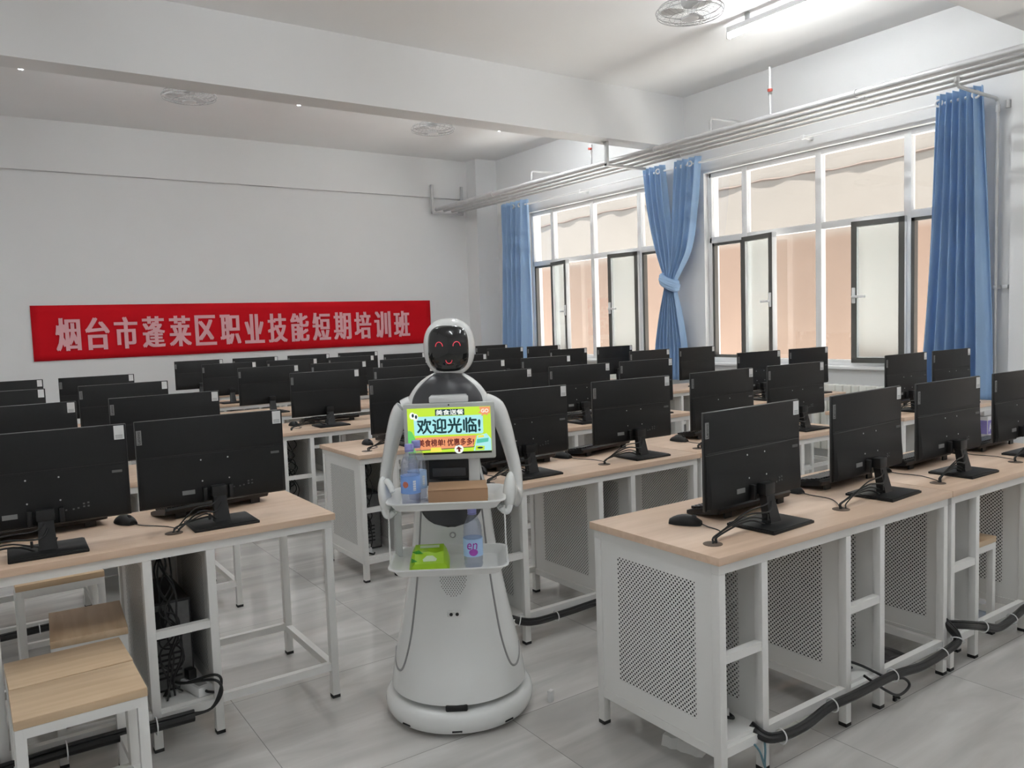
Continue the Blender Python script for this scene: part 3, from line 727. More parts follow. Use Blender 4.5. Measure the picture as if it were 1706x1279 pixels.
# ------------------------------------------------------------------ under the desks: towers, power strips, cable runs
def make_tower():
    t = empty('computer_tower')
    obj('case', MB().box(-.075, .075, -.17, .17, 0, .34, .004), m_pc, t)
    obj('rear_plate', MB().box(-.068, .068, -.1725, -.1695, .01, .33), m_pcback, t)
    s = MB()
    for k in range(5): s.box(-.055, .03, -.175, -.172, .05+.022*k, .058+.022*k)
    s.box(-.06, -.02, -.176, -.172, .2, .31); s.lathe([(0, 0), (.04, 0), (.04, .002), (0, .002)], 20)
    obj('rear_ports', s, m_blk, t)
    return t
TW = make_tower(); tuse = [False]
def tower(x, y, z, lab):
    t = TW if not tuse[0] else copy_tree(TW); tuse[0] = True; t.location = (x, y, z); tag(t, lab, 'computer', 'computer towers in the desk bays')
tower(XL0+.775, YL[0]+.33, .149, 'black computer tower in the desk bay beneath the monitor left of the robot')
tower(XL0+.12, YL[0]+.33, .149, 'black computer tower in the desk bay behind the stools')
tower(XR0+.12, YR[2]+.33, .149, 'black computer tower in the bay of the third desk row, left of the robot')
def strip(x, y, z, lab, rz=0.):
    t = empty('power_strip', (x, y, z), rz)
    obj('body', MB().box(-.028, .028, -.11, .11, 0, .035, .004), m_paper, t)
    obj('socket', MB().box(-.016, .016, -.09, -.05, .035, .0365).box(-.016, .016, .0, .04, .035, .0365), m_greyline, t)
    obj('plug', MB().box(-.016, .016, -.02, .02, .036, .075, .006), m_blk, t)
    obj('lead', MB().tube(catmull([(0, -.108, .018), (0, -.122, .018), (.018, -.13, .012), (.036, -.118, .005), (.042, -.09, .005)], 6), .005, 8), m_cable, t)
    tag(t, lab, 'power strip', 'power strips in the desk bays')
strip(XR0+.16, YR[0]+.23, .149, 'white power strip in the end bay of the nearest right desk', R(-5))
strip(XR0+.76, YR[0]+.20, .149, 'white power strip in the second bay of the nearest right desk', R(12))
strip(XL0+.83, YL[0]+.14, .149, 'white power strip in the bay under the left front desk', R(15))
strip(XR0+.09, YR[2]+.16, .149, 'white power strip in the bay of the third row desk by the aisle', R(-20))
def tangle(x, y, z0, z1, lab, n=5, seed=0, r=.035):
    g = random.Random(seed); c = MB()
    for q in range(n):
        pts = [(x+g.uniform(-.03, .03), y+g.uniform(-.03, .03), z1)]
        for k in range(1, 7): pts.append((x+g.uniform(-r, r), y+g.uniform(-r, r), z1+(z0-z1)*k/7))
        pts.append((x+g.uniform(-r, r), y+g.uniform(-r, r), z0+.006)); c.tube(catmull(pts, 5), .0035, 6)
    for q in range(3):
        zc = z0+(z1-z0)*g.uniform(.25, .6); a0 = g.uniform(0, 6); rr = g.uniform(.03, .055)
        c.tube([(x+rr*cos(a0+2*pi*k/20)*.9, y+.02*sin(3*a0+k*.3), zc+rr*sin(a0+2*pi*k/20)) for k in range(21)], .0035, 6)
    tag(obj('cable_tangle', c, m_cable), lab, 'cables', 'cable tangles in the desk bays')
tangle(XR0+.105, YR[0]+.32, .149, .34, 'coiled black leads on the shelf of the nearest right desk end bay', 4, 1)
tangle(XR0+.745, YR[0]+.36, .149, .44, 'coiled black leads in the second bay of the nearest right desk', 5, 2)
tangle(XR0+U+.10, YR[0]+.22, .149, .70, 'black leads in the first bay of the second right-hand front desk', 3, 3)
tangle(XR0+.75, YR[1]+.16, .149, .72, 'black leads hanging in the second row desk bay right of the robot', 5, 4)
tangle(XL0+.76, YL[0]+.09, .149, .72, 'black leads hanging over the computer tower in the left front desk', 6, 5)
tangle(XL0+.09, YL[0]+.09, .149, .72, 'black leads in the left front desk bay behind the stools', 5, 6)
tangle(XR0+.07, YR[2]+.09, .149, .72, 'black leads in the third row desk bay left of the robot', 5, 7)
tangle(XR0+.10, YR[3]+.16, .149, .72, 'looped black leads in the fourth row desk bay beside the aisle', 7, 8, .05)
def run(pts, lab, r=.016, ties=(), thin=None):
    t = empty('cable_run', pts[0]); o = Vector(pts[0]); cp = [p-o for p in catmull(pts, 8)]
    obj('sleeve', MB().tube(cp, r, 10), m_cable, t)
    obj('lead', MB().tube([p+Vector((0, -.4*r, 1.0*r)) for p in cp], r*.35, 6), m_cable, t)
    for i in ties:
        k = min(len(cp)-2, int(i*(len(cp)-1))); obj('cable_tie', MB().torus(cp[k], cp[k+1]-cp[k-1], r*1.45, .0025, 18, 6), m_zip, t)
    tag(t, lab, 'cable run', 'black cable runs along the desk rails')
y = YR[0]-.008
run([(2.03, y+.06, .14), (2.05, y, .12), (2.20, y-.012, .112), (2.36, y-.006, .13), (2.50, y-.012, .132), (2.75, y-.008, .13), (2.95, y-.01, .112), (3.14, y-.012, .125), (3.22, y-.01, .15), (3.19, y+.03, .215)], 'thick black cable run tied to the nearest right desk rail', ties=(.16, .36, .56, .76, .88))
run([(3.20, y+.03, .20), (3.28, y-.01, .19), (3.42, y-.012, .15), (3.56, y-.012, .11), (3.72, y-.012, .125), (3.85, y-.01, .14), (4.1, y-.012, .12), (4.5, y-.01, .13)], 'thick black cable run tied to the second right-hand front desk rail', ties=(.3, .55, .72, .9))
y = YR[1]-.008
run([(1.96, y+.06, .14), (2.06, y, .11), (2.25, y-.012, .112), (2.5, y-.012, .12), (2.8, y-.01, .118), (3.1, y-.012, .125), (3.5, y-.01, .12)], 'thick black cable run on the second right row rail beside the robot', ties=(.12, .3, .5, .7))
y = YL[0]-.008
run([(-.19, y-.01, .12), (.0, y-.012, .115), (.2, y-.012, .12), (.45, y-.012, .115), (.60, y-.012, .112)], 'thick black cable run on the left front desk rail, behind the stools', r=.02, ties=(.2, .5, .8))
c = MB()
for q in range(2): c.tube(catmull([(.58, y-.01, .114+.01*q), (.66, y-.012, .12), (.70, y-.014, .17+.03*q), (.68, y-.01, .22+.02*q), (.60, y+.08, .20), (.58, y+.16, .18)], 6), .005, 8)
tag(obj('power_lead', c, m_cable), 'pair of black leads looping into the left front desk bay', 'cable')
y = YL[1]-.008
run([(-.19, y-.01, .12), (.0, y-.012, .115), (.3, y-.012, .122), (.65, y-.012, .118)], 'thick black cable run on the second left row rail, under the front desk', ties=(.3, .6, .8))
c = MB()
for dx in (0, .025): c.tube(catmull([(1.99+dx*2, 1.60, .115), (2.0+dx, 1.585, .09), (2.02, 1.58, .03), (2.025+dx, 1.56, .006), (2.06+dx, 1.45, .005)], 6), .0035, 8)
tag(obj('network_cable', c, m_teal), 'teal network leads dropping to the floor at the nearest right desk', 'cable')
c = MB().tube(catmull([(2.60, 1.75, .19), (2.66, 1.66, .17), (2.72, 1.58, .13), (2.80, 1.565, .11), (2.83, 1.56, .075), (2.76, 1.56, .06), (2.68, 1.565, .10), (2.60, 1.60, .165)], 8), .005, 8)
tag(obj('power_lead', c, m_cable), 'black lead looping over the cable run at the nearest right desk', 'cable')

# ------------------------------------------------------------------ stools
def make_stool():
    t = empty('stool'); SX, SY, SZ = .335, .24, .45
    obj('seat', MB().box(-SX/2, SX/2, -SY/2, SY/2, SZ-.026, SZ, .002), m_stoolwood, t)
    f = MB(); z = SZ-.026
    for s in (-1, 1):
        f.box(-SX/2+.02, SX/2-.02, s*(SY/2-.012)-.012, s*(SY/2-.012)+.012, z-.028, z)
        f.box(s*(SX/2-.014)-.012, s*(SX/2-.014)+.012, -SY/2+.02, SY/2-.02, z-.028, z)
        obj('stretcher', MB().box(s*(SX/2-.014)-.011, s*(SX/2-.014)+.011, -SY/2+.02, SY/2-.02, .10, .125), m_white, t)
    obj('stretcher', MB().box(-SX/2+.02, SX/2-.02, SY/2-.024, SY/2-.002, .10, .125), m_white, t)
    obj('frame', f, m_white, t)
    for sx in (-1, 1):
        for sy in (-1, 1):
            lg = obj('leg', MB().box(sx*(SX/2-.015)-.014, sx*(SX/2-.015)+.014, sy*(SY/2-.015)-.014, sy*(SY/2-.015)+.014, .01, z, .002), m_white, t)
            obj('foot', MB().box(sx*(SX/2-.015)-.0145, sx*(SX/2-.015)+.0145, sy*(SY/2-.015)-.0145, sy*(SY/2-.015)+.0145, 0, .012), m_rub, lg)
    return t
ST = make_stool()
stl = [((.216, 2.607), 0, 'maple-seated white stool nearest the camera, bottom left corner'),
       ((.216, 2.852), R(1), 'maple-seated white stool pushed against the back of the nearest stool'),
       ((.315, 3.235), R(86), 'maple-seated white stool in shadow under the left front desk'),
       ((.29, 3.99), 0, 'white stool standing behind the left front desk'),
       ((3.60, 1.80), 0, 'maple-seated white stool tucked under the second right-hand front desk')]
for k, (p, a, lab) in enumerate(stl):
    s = ST if k == 0 else copy_tree(ST); s.location = (*p, 0); s.rotation_euler = (0, 0, a); tag(s, lab, 'stool', 'maple and white steel stools')

# ------------------------------------------------------------------ odds and ends on the floor and by the wall
fo = bmesh.new(); bmesh.ops.create_grid(fo, x_segments=10, y_segments=4, size=.5)
g = random.Random(3)
fm = MB()
rings = []
for i in range(9):
    u = i/8; x = -.075+.15*u; a = .05+.012*g.uniform(-1, 1); b = .02*g.uniform(-1, 1)
    rings.append([(x, -.03+b*.3, 0), (x, .03, 0), (x, .028, .034), (x, -.018+b*.4, .034)])
fo.free(); fm.loft(rings)
o = obj('foam_block', fm, m_foam, loc=(1.955, 1.865, 0), rot=(0, 0, R(-72))); tag(o, 'broken white foam block on the floor below the perforated end panel', 'foam block')
o = obj('plastic_tag', MB().box(-.012, .012, -.008, .008, 0, .045, .002), m_paper, loc=(1.80, 2.42, 0), rot=(0, 0, .4)); tag(o, 'tiny white plastic tag standing at the robot base', 'tag')
o = obj('plastic_clip', MB().tube(catmull([(0, 0, .006), (.012, .01, .012), (.02, -.006, .008), (.03, .008, .005)], 5), .005, 6).box(-.008, .006, -.006, .006, 0, .012, .002), m_blk, loc=(2.82, 1.61, 0)); tag(o, 'small broken black clip lying on the floor by the right desk', 'clip')
bm = bmesh.new(); bmesh.ops.create_grid(bm, x_segments=16, y_segments=12, size=.5)
for v in bm.verts: v.co = Vector((v.co.x*.34, v.co.y*.26, .012+.03*abs(sin(v.co.x*9+2*v.co.y))*abs(cos(v.co.y*7+v.co.x*3))*(1-1.6*abs(v.co.x))))
o = obj('plastic_sheet', bm, m_bag, loc=(3.05, 1.90, 0)); sd = o.modifiers.new('thick', 'SOLIDIFY'); sd.thickness = .004; sd.offset = 1
tag(o, 'dark crumpled plastic sheet on the floor under the right front desk', 'plastic sheet')
def carton(x0, x1, y0, y1, z0, z1, lab, txt=None, rz=0):
    t = empty('carton', ((x0+x1)/2, (y0+y1)/2, z0), rz); a, b, h = (x1-x0)/2, (y1-y0)/2, z1-z0
    obj('box', MB().box(-a, a, -b, b, 0, h, .003), m_carton, t)
    obj('tape', MB().box(-a-.001, a+.001, -.02, .02, h-.001, h+.001), mat('clear_tape', (.60, .58, .55), .3, noise=.03), t)
    if txt:
        p = obj('printed_band', MB().box(-a-.0015, -a, -b+.004, b-.004, .03, h-.03).box(-a+.004, a-.004, -b-.0015, -b, .03, h-.03), m_purple, t)
        obj('lettering', text_bm(txt, 2*a-.04, .07, .02, .001, lambda x, y, z: Vector((-a+.02+x, -b-.002-z, .05+y))), m_paper, p, smooth=False)
    tag(t, lab, 'carton', 'cartons by the window wall'); return t
carton(6.67, 6.95, 3.06, 3.34, 0, .43, 'white carton on the floor by the wall, bottom of the stack')
carton(6.69, 6.93, 3.07, 3.32, .431, .60, 'carton with purple printed band in the stack by the wall', 'AUTO', R(3))
carton(6.70, 6.91, 3.08, 3.30, .605, .70, 'small white carton on top of the stack by the wall', None, R(-4))

# ------------------------------------------------------------------ the service robot
RC = Vector((1.515, 2.63, 0)); RROT = R(-33.0)
rob = empty('service_robot', RC, RROT)
tag(rob, 'white serving robot with black face visor, two trays and a lit screen', 'robot')
obj('base', MB().lathe([(0, .012), (.255, .012), (.272, .018), (.281, .034), (.285, .056), (.281, .076), (.272, .087), (.258, .093), (.22, .094), (0, .094)], 64), m_rob, rob)
bs = [o for o in rob.children][0]
s = MB()
for a in (-42, 0, 42):
    mt = Matrix.Rotation(R(a), 4, 'Z') @ Matrix.Translation((0, -.2785, .030)) @ Matrix.Rotation(R(-20), 4, 'X')
    b = MB().box(-.018, .018, -.004, .004, -.003, .003); s.merge(b.bm, mt)
obj('vent_slot', s, m_blk, bs)
obj('wheel_skirt', MB().lathe([(0, 0), (.20, 0), (.215, .0125), (0, .0125)], 48), m_rub, rob)
BODY = [(.114, .258, .256), (.125, .257, .255), (.2, .246, .236), (.28, .229, .212), (.36, .211, .19), (.45, .193, .17), (.55, .175, .152), (.65, .159, .138), (.75, .148, .127), (.84, .137, .115), (.92, .118, .094), (.98, .112, .085), (1.04, .124, .09), (1.10, .150, .098), (1.15, .169, .103), (1.18, .165, .102), (1.21, .148, .097), (1.24, .128, .088), (1.262, .107, .077), (1.282, .080, .062), (1.297, .05, .045)]
def BP(th, z, off=0.):
    a, b = interp(BODY, z); return Vector(((a+off)*sin(th), -(b+off)*cos(th), z))
NT = 64
obj('body', MB().loft([[BP(2*pi*k/NT, z) for k in range(NT)] for z in [.114+(1.297-.114)*j/90 for j in range(91)]]), m_rob, rob, angle=60)
def patch(z0, z1, half, off, nz=24, n2=20, edge=.006):
    """skin patch on the body front: half(z) = half angle"""
    rings = []
    for j in range(nz+1):
        z = z0+(z1-z0)*j/nz; h = max(.001, half(z)); r = []
        for k in range(n2+1): r.append(BP(-h+2*h*k/n2, z, off))
        rings.append(r)
    return MB().loft(rings, closed=False)
def halfw(tab):
    def f(z):
        w = interp(tab, z)[0]; a = interp(BODY, z)[0]; return math.asin(max(-.999, min(.999, w/a)))
    return f
def skin(name, mb, m, parent=rob, th=.004):
    o = obj(name, mb, m, parent, angle=60); sd = o.modifiers.new('thick', 'SOLIDIFY'); sd.thickness = th; sd.offset = 0; return o
skin('waist_cover', patch(.735, .985, halfw([(.735, .012), (.74, .045), (.755, .08), (.78, .105), (.82, .118), (.87, .117), (.93, .105), (.985, .10)]), .003), m_robg)
skin('chest_cover', patch(1.12, 1.292, halfw([(1.12, .120), (1.18, .127), (1.21, .122), (1.24, .104), (1.262, .084), (1.28, .062), (1.292, .046)]), .004), m_robg)
for sgn in (-1, 1):
    ln = []
    for lat, z in ((.112, .80), (.122, .68), (.134, .55), (.148, .44), (.165, .33), (.182, .26), (.198, .215), (.212, .197), (.225, .197), (.234, .215), (.236, .25)):
        a = interp(BODY, z)[0]; ln.append(BP(sgn*math.asin(min(.995, lat/a)), z, .0))
    obj('seam_line', MB().tube(catmull(ln, 5), .0042, 6), m_line, rob)
sp = MB(); g = random.Random(1)
for r in range(11):
    z = .486+.0066*r; wmax = .018+.036*math.sqrt(r/10)
    for k in range(-5, 6):
        x = k*.0095+(.0047 if r % 2 else 0)
        if abs(x) > wmax: continue
        a, b = interp(BODY, z); th = math.asin(x/a); c = BP(th, z, .0002); nn = Vector((sin(th), -cos(th), 0))
        sp.cyl(c-nn*.001, c+nn*.0008, .0019, n=6)
obj('speaker_grille', sp, mat('dark_grille_hole', (.06, .06, .06), .6, noise=.1), rob)
z = .423; c = BP(0, z, 0)
ep = obj('sensor_plate', MB().box(-.025, .025, c.y-.004, c.y+.01, z-.011, z+.011, .004), m_rob, rob)
for x in (-.011, .011): obj('lens', MB().cyl((x, c.y-.007, z), (x, c.y, z), .0062, n=16), m_blk, ep)
obj('radar_window', MB().box(-.040, .040, -.2585, -.2, .0925, .118, .006), m_blk, rob)
z = .705; c = BP(0, z, 0)
pb = obj('power_button', MB().torus((0.004, c.y-.001, z), (0, 1, 0), .0095, .0025, 20, 8), m_fan, rob)
obj('button_cap', MB().cyl((.004, c.y-.003, z), (.004, c.y+.01, z), .007, n=16), m_paper, pb)
# neck and head
obj('neck', MB().lathe([(.062, 1.235), (.054, 1.262), (.050, 1.29), (.051, 1.325)], 32, (.008, -.022, 0)), m_robg, rob)
def sell(rx, ry, rz, c, e1=.85, e2=.85, n=48, m=28, ymod=None):
    def sp_(v, e): return math.copysign(abs(v)**e, v)
    rings = []
    for j in range(m+1):
        p = -pi/2+pi*j/m; cp = max(1e-3, abs(cos(p))**e1); rings.append([(c[0]+rx*cp*sp_(cos(2*pi*k/n), e2), c[1]+ry*cp*sp_(sin(2*pi*k/n), e2), c[2]+rz*sp_(sin(p), e1)) for k in range(n)])
    return MB().loft(rings)
HC = (.012, -.012, 1.392); HX, HY, HZ = .0965, .10, .109
hd = obj('head', sell(HX, HY, HZ, HC, .86, .92), m_rob, rob, angle=60)
def head_front(x, z, off=0.):
    # point on the head's front shell
    e1, e2 = .86, .92
    sz = min(.995, abs(z)/HZ)**(1/e1); p = math.asin(sz); cp = abs(cos(p))**e1
    cx = min(.995, abs(x)/(HX*cp))**(1/e2); a = math.acos(cx); s_ = abs(sin(a))**e2
    return Vector((HC[0]+x, HC[1]-HY*cp*s_-off, HC[2]+z))
rings = []
for j in range(15):
    t_ = j/14; r = []
    for k in range(56):
        a = 2*pi*k/56; q = .62
        x = .0735*t_*math.copysign(abs(cos(a))**q, cos(a)); zz = -.003+.084*t_*math.copysign(abs(sin(a))**q, sin(a))*(1 if sin(a) > 0 else 1.0)
        r.append(head_front(x, zz, .0015+.002*(1-t_)))
    rings.append(r)
fmb = MB(); fmb.loft(rings[1:], True, False)
fc = obj('face_visor', fmb, m_visor, hd, angle=70); sd = fc.modifiers.new('thick', 'SOLIDIFY'); sd.thickness = .002; sd.offset = 0
ey = MB()
for ex in (-.032, .032):
    ey.tube([head_front(ex+.013*cos(a), .006+.016*sin(a), .0055) for a in [pi*k/12 for k in range(13)]], .0016, 6)
ey.tube([head_front(.002+.011*cos(a), -.045+.012*sin(a), .0055) for a in [pi+pi*k/12 for k in range(13)]], .0014, 6)
obj('face_light', ey, m_eye, hd)
# arms
def arm(sgn, pts, name, hand):
    rings = []; P = catmull([Vector(p[:3]) for p in pts], 6); W_ = []
    for i in range(len(P)):
        u = i/(len(P)-1)*(len(pts)-1); k = min(len(pts)-2, int(u)); f = u-k
        W_.append((pts[k][3]*(1-f)+pts[k+1][3]*f, pts[k][4]*(1-f)+pts[k+1][4]*f))
    for i, p in enumerate(P):
        t_ = (P[min(i+1, len(P)-1)]-P[max(i-1, 0)]).normalized()
        ref = Vector((1, 0, 0)) if abs(t_.x) < .8 else Vector((0, 0, 1))
        x = (ref-t_*ref.dot(t_)).normalized(); y = t_.cross(x)
        rings.append([p+x*W_[i][0]*cos(2*pi*k/20)+y*W_[i][1]*sin(2*pi*k/20) for k in range(20)])
    a = obj(name, MB().loft(rings), m_rob, rob, angle=60)
    h = MB()
    hx, hy, hz = hand
    hb = sell(.022, .050, .070, (0, 0, 0), 1, 1, 28, 20); hb.xf(Matrix.Translation((hx, hy, hz)) @ Matrix.Rotation(sgn*R(6), 4, 'Y') @ Matrix.Rotation(R(-10), 4, 'X'))
    ho = obj('hand', hb, m_rob, a, angle=60)
    for k in range(4):                                   # fingers curl in under the tray
        y = hy-.036+.022*k; L_ = (.85, 1, 1.05, .9)[k]
        fg = MB().tube(catmull([(hx, y, hz-.036), (hx-sgn*.004, y-.002, hz-.052), (hx-sgn*.014*L_, y-.003, hz-.060), (hx-sgn*.028*L_, y-.003, hz-.056), (hx-sgn*.038*L_, y-.003, hz-.046)], 5), [.0108]*16+[.0098]*4+[.007], 10)
        obj('finger', fg, m_rob, ho, angle=60)
    if sgn > 0: return
    th = MB().tube(catmull([(hx-sgn*.002, hy+.0, hz+.045), (hx-sgn*.014, hy-.022, hz+.055), (hx-sgn*.028, hy-.045, hz+.040), (hx-sgn*.033, hy-.055, hz+.024)], 5), [.012]*6+[.011]*6+[.0095]*3+[.006], 10)
    obj('thumb', th, m_rob, ho, angle=60)
for sgn in (-1, 1):
    arm(sgn, [(sgn*.135, .0, 1.185, .03, .05), (sgn*.178, .0, 1.155, .036, .056), (sgn*.205, -.003, 1.09, .031, .05), (sgn*.228, -.005, 1.0, .026, .045), (sgn*.245, -.008, .92, .024, .042), (sgn*.249, -.012, .855, .023, .04), (sgn*.246, -.05, .822, .022, .036), (sgn*.238, -.12, .835, .02, .032), (sgn*.226, -.22, .885, .02, .03), (sgn*.222, -.25, .895, .014, .02)], 'arm', (sgn*.214, -.305, .895))
# screen
SCR_Y = -.165
SX_ = .009
sc_ = obj('screen_panel', MB().box(-.164, .164, SCR_Y, SCR_Y+.022, .990, 1.196, .007), m_bezel, rob, loc=(SX_, 0, 0))
obj('camera_dot', MB().cyl((0, SCR_Y-.001, 1.189), (0, SCR_Y+.003, 1.189), .003, n=12), m_blk, sc_)
DX0, DX1, DZ0, DZ1 = -.150, .150, 1.011, 1.180
def dsp(name, u0, u1, v0, v1, m, lay, pts=None):
    x = lambda u: DX0+(DX1-DX0)*u; z = lambda v: DZ0+(DZ1-DZ0)*v; y = SCR_Y-.0004*lay
    if pts is None: pts = [(u0, v0), (u1, v0), (u1, v1), (u0, v1)]
    return obj(name, MB().poly([(x(u), y, z(v)) for u, v in pts], (0, -.0003, 0)), m, sc_, smooth=False)
def dtext(name, body, u0, u1, v0, v1, m, lay, bold=.03):
    w = (DX1-DX0)*(u1-u0); h = (DZ1-DZ0)*(v1-v0)
    mb = MB(); e = .0045*(DX1-DX0)*(bold/.03)*(h/.06)**.5
    for q, (dx, dz) in enumerate(((0, 0), (e, 0), (-e, 0), (0, e), (0, -e))):
        mb.merge(text_bm(body, w-2*e, h-2*e, 0, .0003+.00002*q, lambda x, y, z: Vector((DX0+(DX1-DX0)*u0+x+e+dx, SCR_Y-.0004*lay-z, DZ0+(DZ1-DZ0)*v0+y+e+dz))))
    return obj(name, mb, m, sc_, smooth=False)
def circ(u, v, ru, rv, n=20): return [(u+ru*cos(2*pi*k/n), v+rv*sin(2*pi*k/n)) for k in range(n)]
dsp('display', 0, 1, 0, 1, e_yg, 1)
dsp('status_bar', 0, 1, 0, .045, e_bk, 3)
dsp('green_hill', 0, 0, 0, 0, e_gr, 2, [(0, .05), (.09, .05), (.09, .35), (.05, .50), (.02, .53), (0, .52)])
dsp('headline_card', 0, 0, 0, 0, e_blue, 2, [(.08, .42), (.89, .42), (.905, .45), (.905, .79), (.89, .82), (.09, .82), (.075, .79)])
dsp('offer_strip', 0, 0, 0, 0, e_or, 4, [(.075, .10), (.78, .145), (.82, .385), (.09, .37)])
dsp('strip_shadow', 0, 0, 0, 0, e_dk, 3, [(.09, .085), (.78, .13), (.80, .16), (.09, .14)])
dsp('title_plate', .335, .685, .83, .965, e_dk, 2)
dtext('title_text', '美食送餐', .345, .675, .84, .955, e_wh, 3, .02)
dtext('headline_text', '欢迎光临!', .11, .875, .445, .78, e_dk, 3, .035)
dtext('offer_text', '美食榜单! 优惠多多!', .12, .79, .175, .335, e_red, 5, .025)
dsp('badge_burst', 0, 0, 0, 0, e_or, 3, [(.86, .99), (.995, .99), (.995, .84), (.97, .85), (.96, .80), (.93, .83), (.89, .79), (.89, .85), (.85, .86), (.88, .91)])
dtext('badge_text', 'GO', .885, .975, .865, .945, e_wh, 4, .02)
dsp('coupon_card', 0, 0, 0, 0, e_blue, 4, [(.78, .05), (.995, .05), (.995, .30), (.94, .42), (.90, .40), (.83, .38)])
dsp('coupon_band', 0, 0, 0, 0, e_teal, 5, [(.82, .21), (.96, .24), (.965, .32), (.825, .30)])
dsp('coupon_note', 0, 0, 0, 0, e_yg, 5, [(.80, .06), (.91, .06), (.915, .15), (.81, .16)])
dsp('coupon_leaf', 0, 0, 0, 0, e_dk, 6, circ(.86, .115, .035, .02))
dsp('coupon_title', 0, 0, 0, 0, e_yel, 5, [(.84, .33), (.91, .34), (.91, .385), (.84, .375)])
dsp('note_card', 0, 0, 0, 0, e_yel, 5, [(.26, .05), (.40, .06), (.39, .15), (.27, .15)])
dsp('round_sticker', 0, 0, 0, 0, e_wh, 5, circ(.605, .10, .055, .095))
dsp('sticker_arrow', 0, 0, 0, 0, e_red, 6, [(.595, .04), (.62, .04), (.62, .10), (.645, .10), (.60, .16), (.57, .10), (.595, .10)])
for u, v in ((.06, .845), (.098, .815)):
    dsp('eye_white', 0, 0, 0, 0, e_wh, 3, circ(u, v, .033, .075)); dsp('eye_pupil', 0, 0, 0, 0, e_dk, 4, circ(u+.008, v+.005, .014, .04))
obj('screen_mount', MB().box(-.06, .075, -.15, -.09, 1.185, 1.222, .006).box(-.05, .05, -.15, -.08, 1.05, 1.19, .004), m_rob, rob)
obj('camera_bar', MB().box(-.062, .080, -.158, -.13, 1.196, 1.220, .005), m_rob, rob)
obj('printer_slot', MB().box(-.075, .070, -.135, -.07, .915, .992, .004), m_blk, rob)
obj('printer_lip', MB().box(-.06, .06, -.138, -.133, .925, .955, .002), m_robg, rob)
obj('screen_stem', MB().box(.070, .112, -.13, -.06, .88, .995, .006), m_rob, rob)
# trays
def tray(name, yc, z0, w, d):
    H = .03; t_ = .004
    prof = [(w-.07, d-.06, 0), (w-.055, d-.045, .002), (w-.015, d-.015, H-.004), (w, d, H-.004), (w+.006, d+.006, H-.002), (w+.006, d+.006, H+.002), (w-.002, d-.002, H+.003), (w-.016, d-.016, H), (w-.062, d-.05, .007), (w-.075, d-.065, t_)]
    o = obj(name, MB().loft([[(x, yc+y, z0+z) for x, y in rrect(a, b, .045 if a > w-.03 else .03)] for a, b, z in prof]), m_tray, rob, angle=40); return o
TY = -.292
t1 = tray('upper_tray', TY, .862, .395, .285); t2 = tray('lower_tray', TY-.0, .640, .40, .285)
for sgn in (-1, 1):
    obj('tray_rod', MB().tube([(sgn*.196, TY-.09, .669), (sgn*.194, TY-.09, .866)], .0028, 8), m_tray, rob)
    obj('tray_bracket', MB().box(sgn*.09-.014, sgn*.09+.014, TY+.10, -.08, .845, .862, .003).box(sgn*.09-.014, sgn*.09+.014, TY+.10, -.08, .618, .642, .003), m_robg, rob)
obj('side_plate', MB().box(-.196, -.170, TY+.06, TY+.064, .66, .87, .001), M_glass('clear_acrylic', (.93, .94, .94), .35), rob)

# things on the trays (each a thing of its own, in world space)
RM = Matrix.Translation(RC) @ Matrix.Rotation(RROT, 4, 'Z')
def onrob(x, y, z): return RM @ Vector((x, y, z))
def make_bottle():
    t = empty('water_bottle')
    pr = [(0, .003), (.02, .001), (.030, .004), (.033, .014), (.031, .022), (.0325, .03), (.033, .042), (.0325, .044), (.0325, .104), (.033, .106), (.033, .112), (.031, .118), (.0325, .126), (.030, .134), (.031, .142), (.027, .154), (.020, .172), (.0135, .184), (.0125, .190), (.0125, .196), (0, .196)]
    obj('bottle_body', MB().lathe(pr, 32), m_bottle, t, angle=50)
    obj('water', MB().lathe([(0, .006), (.028, .006), (.0305, .016), (.030, .11), (.029, .15), (.022, .165), (0, .165)], 28), m_water, t, angle=50)
    obj('cap', MB().lathe([(0, .190), (.015, .190), (.0155, .193), (.0155, .207), (.0145, .210), (0, .210)], 28), m_cap, t)
    obj('cap_ring', MB().lathe([(.0135, .185), (.0158, .185), (.0158, .188), (.0135, .188)], 28), m_cap, t)
    return t
def lab_cyl(z0, z1, r=.0336): return MB().lathe([(r-.0006, z0), (r, z0), (r, z1), (r-.0006, z1)], 40)
def disc(rad, sx, fn):
    bm = bmesh.new(); rg = []
    for j in range(1, 6): rg.append([fn(rad*j/5*sx*cos(2*pi*k/20), rad*j/5*sin(2*pi*k/20), 0) for k in range(20)])
    m = MB(); m.bm.free(); m.bm = bm; m.loft(rg, True, False); return m
def wrap(r, a0, z0): return lambda x, y, z: Vector(((r+z)*sin(a0+x/r), -(r+z)*cos(a0+x/r), z0+y))
B1 = make_bottle(); B2 = copy_tree(B1); B3 = copy_tree(B1)
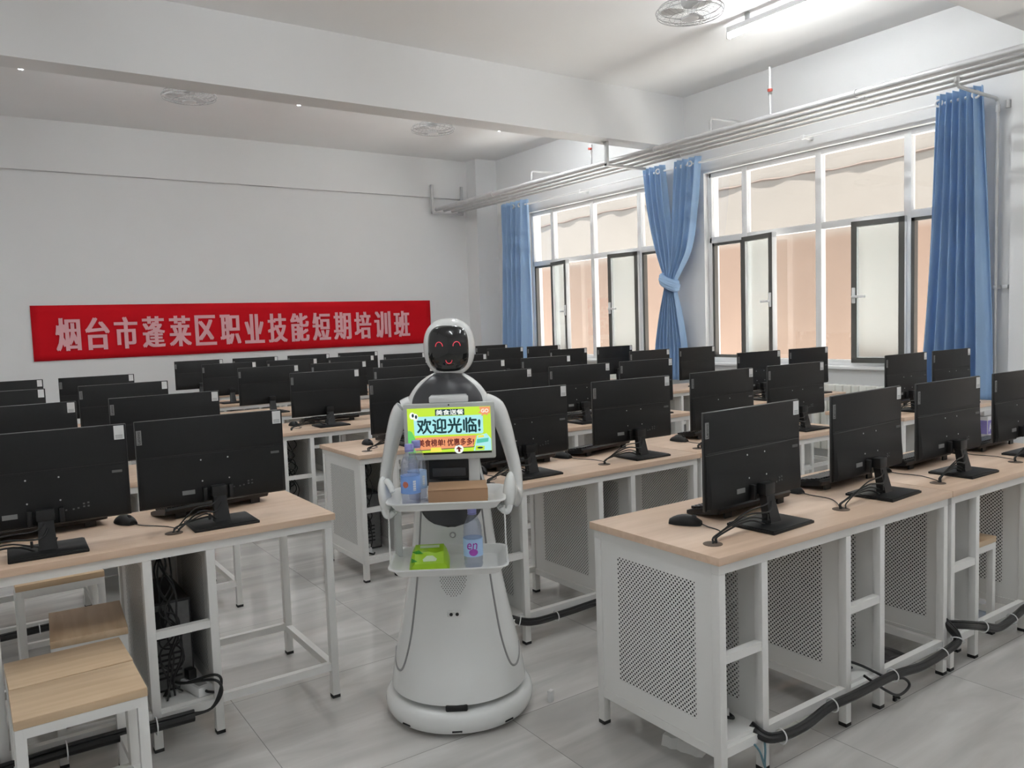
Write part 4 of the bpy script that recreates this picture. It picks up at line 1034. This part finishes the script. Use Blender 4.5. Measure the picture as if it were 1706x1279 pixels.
for b, m_, tx in ((B1, m_bluelabel, 0), (B2, m_paleblue, 0), (B3, m_paleblue, 1)):
    lb = obj('label', lab_cyl(.044, .104), m_, b)
    if not tx:
        g0 = MB()
        for k in range(9): g0.merge(MB().box(0, .010, 0, .0035 if k % 2 else .002, 0, .0004).bm, Matrix.Translation((0, .004*k, 0)))
        bmx = g0.bm; fn = wrap(.0338, .35, .055)
        for v in bmx.verts: v.co = fn(v.co.x, v.co.y, v.co.z)
        obj('barcode', bmx, m_paper, lb, smooth=False)
        g1 = disc(.011, 1, wrap(.0339, -.45, .076))
        obj('fruit_print', g1, mat('orange_fruit_print', (.55, .16, .10), .5, noise=.4, nscale=90), lb)
    else:
        obj('lettering', text_bm('en', .036, .022, 0, .0004, wrap(.0341, -.60, .070), .15), m_magenta, lb, smooth=False)
        g1 = disc(.012, 1.3, wrap(.0338, .05, .060))
        obj('drop_print', g1, mat('violet_drop_print', (.40, .08, .50), .45, noise=.2, nscale=60), lb)
B1.location = onrob(-.122, TY-.035, .8665); B1.rotation_euler = (0, 0, RROT); tag(B1, 'clear water bottle with violet cap at the front left of the upper tray', 'bottle', 'water bottles on the trays')
B2.location = onrob(-.106, TY+.045, .8665); B2.rotation_euler = (0, 0, RROT+.3); tag(B2, 'clear water bottle half hidden behind the front bottle on the upper tray', 'bottle', 'water bottles on the trays')
B3.location = onrob(.083, TY-.045, .6445); B3.rotation_euler = (0, 0, RROT); tag(B3, 'clear water bottle with purple lettering on the lower tray', 'bottle', 'water bottles on the trays')
bx = empty('cardboard_box', onrob(.036, TY-.0, .8665), RROT+R(3))
obj('box_body', MB().box(-.10, .10, -.07, .07, 0, .052, .002), m_card, bx)
obj('box_lid', MB().box(-.101, .101, -.071, .070, .0525, .056, .0015).box(-.101, -.0995, -.07, -.05, .02, .054).box(.0995, .101, -.07, -.05, .02, .054), m_card, bx)
tag(bx, 'small brown cardboard box on the upper tray beside the bottles', 'box')
tp = empty('tissue_pack', onrob(-.068, TY-.03, .6445), RROT+R(2))
rings = []
for j in range(15):
    u = j/14; x = -.068+.136*u; e = min(1, min(u, 1-u)*7+.12)
    rings.append([(x, -.052*(.75+.25*e), .004), (x, .050*(.75+.25*e), .004), (x, .05, .004+.03*e), (x, .042, .004+.066*e**.6), (x, -.020, .004+.055*e**.6+.003*sin(u*17)), (x, -.048, .004+.024*e)])
tb = obj('wrapper', MB().loft(rings), m_green, tp, angle=30)
def onpack(x, t_, off=.0015):                     # sloping front face from lower edge to top edge
    if t_ < .6: f = t_/.6; y, z = -.048+.028*f, .028+.031*f
    else: f = (t_-.6)/.4; y, z = -.020+.062*f, .059+.011*f
    return Vector((x, y-off*.7, z+off))
def pp(name, pts, m): obj(name, MB().poly([onpack(x, t_) for x, t_ in pts], (0, -.0005, .0005)), m, tb, smooth=False)
pp('leaf_print', [(-.060, .30), (-.040, .12), (-.060, .06)], m_dkgreen); pp('leaf_print', [(-.058, .62), (-.035, .70), (-.020, .52), (-.045, .52)], m_dkgreen)
pp('drop_print', [(-.02, .10), (.022, .10), (.026, .22), (.012, .40), (-.008, .40), (-.022, .22)], m_palegreen)
pp('opening_strip', [(-.032, .80), (.034, .80), (.034, .93), (-.032, .93)], m_palegreen)
tag(tp, 'lime green tissue pack on the lower tray beside the bottle', 'tissue pack')

# proto lists are placed above; nothing is left at the origin
bpy.context.view_layer.update()
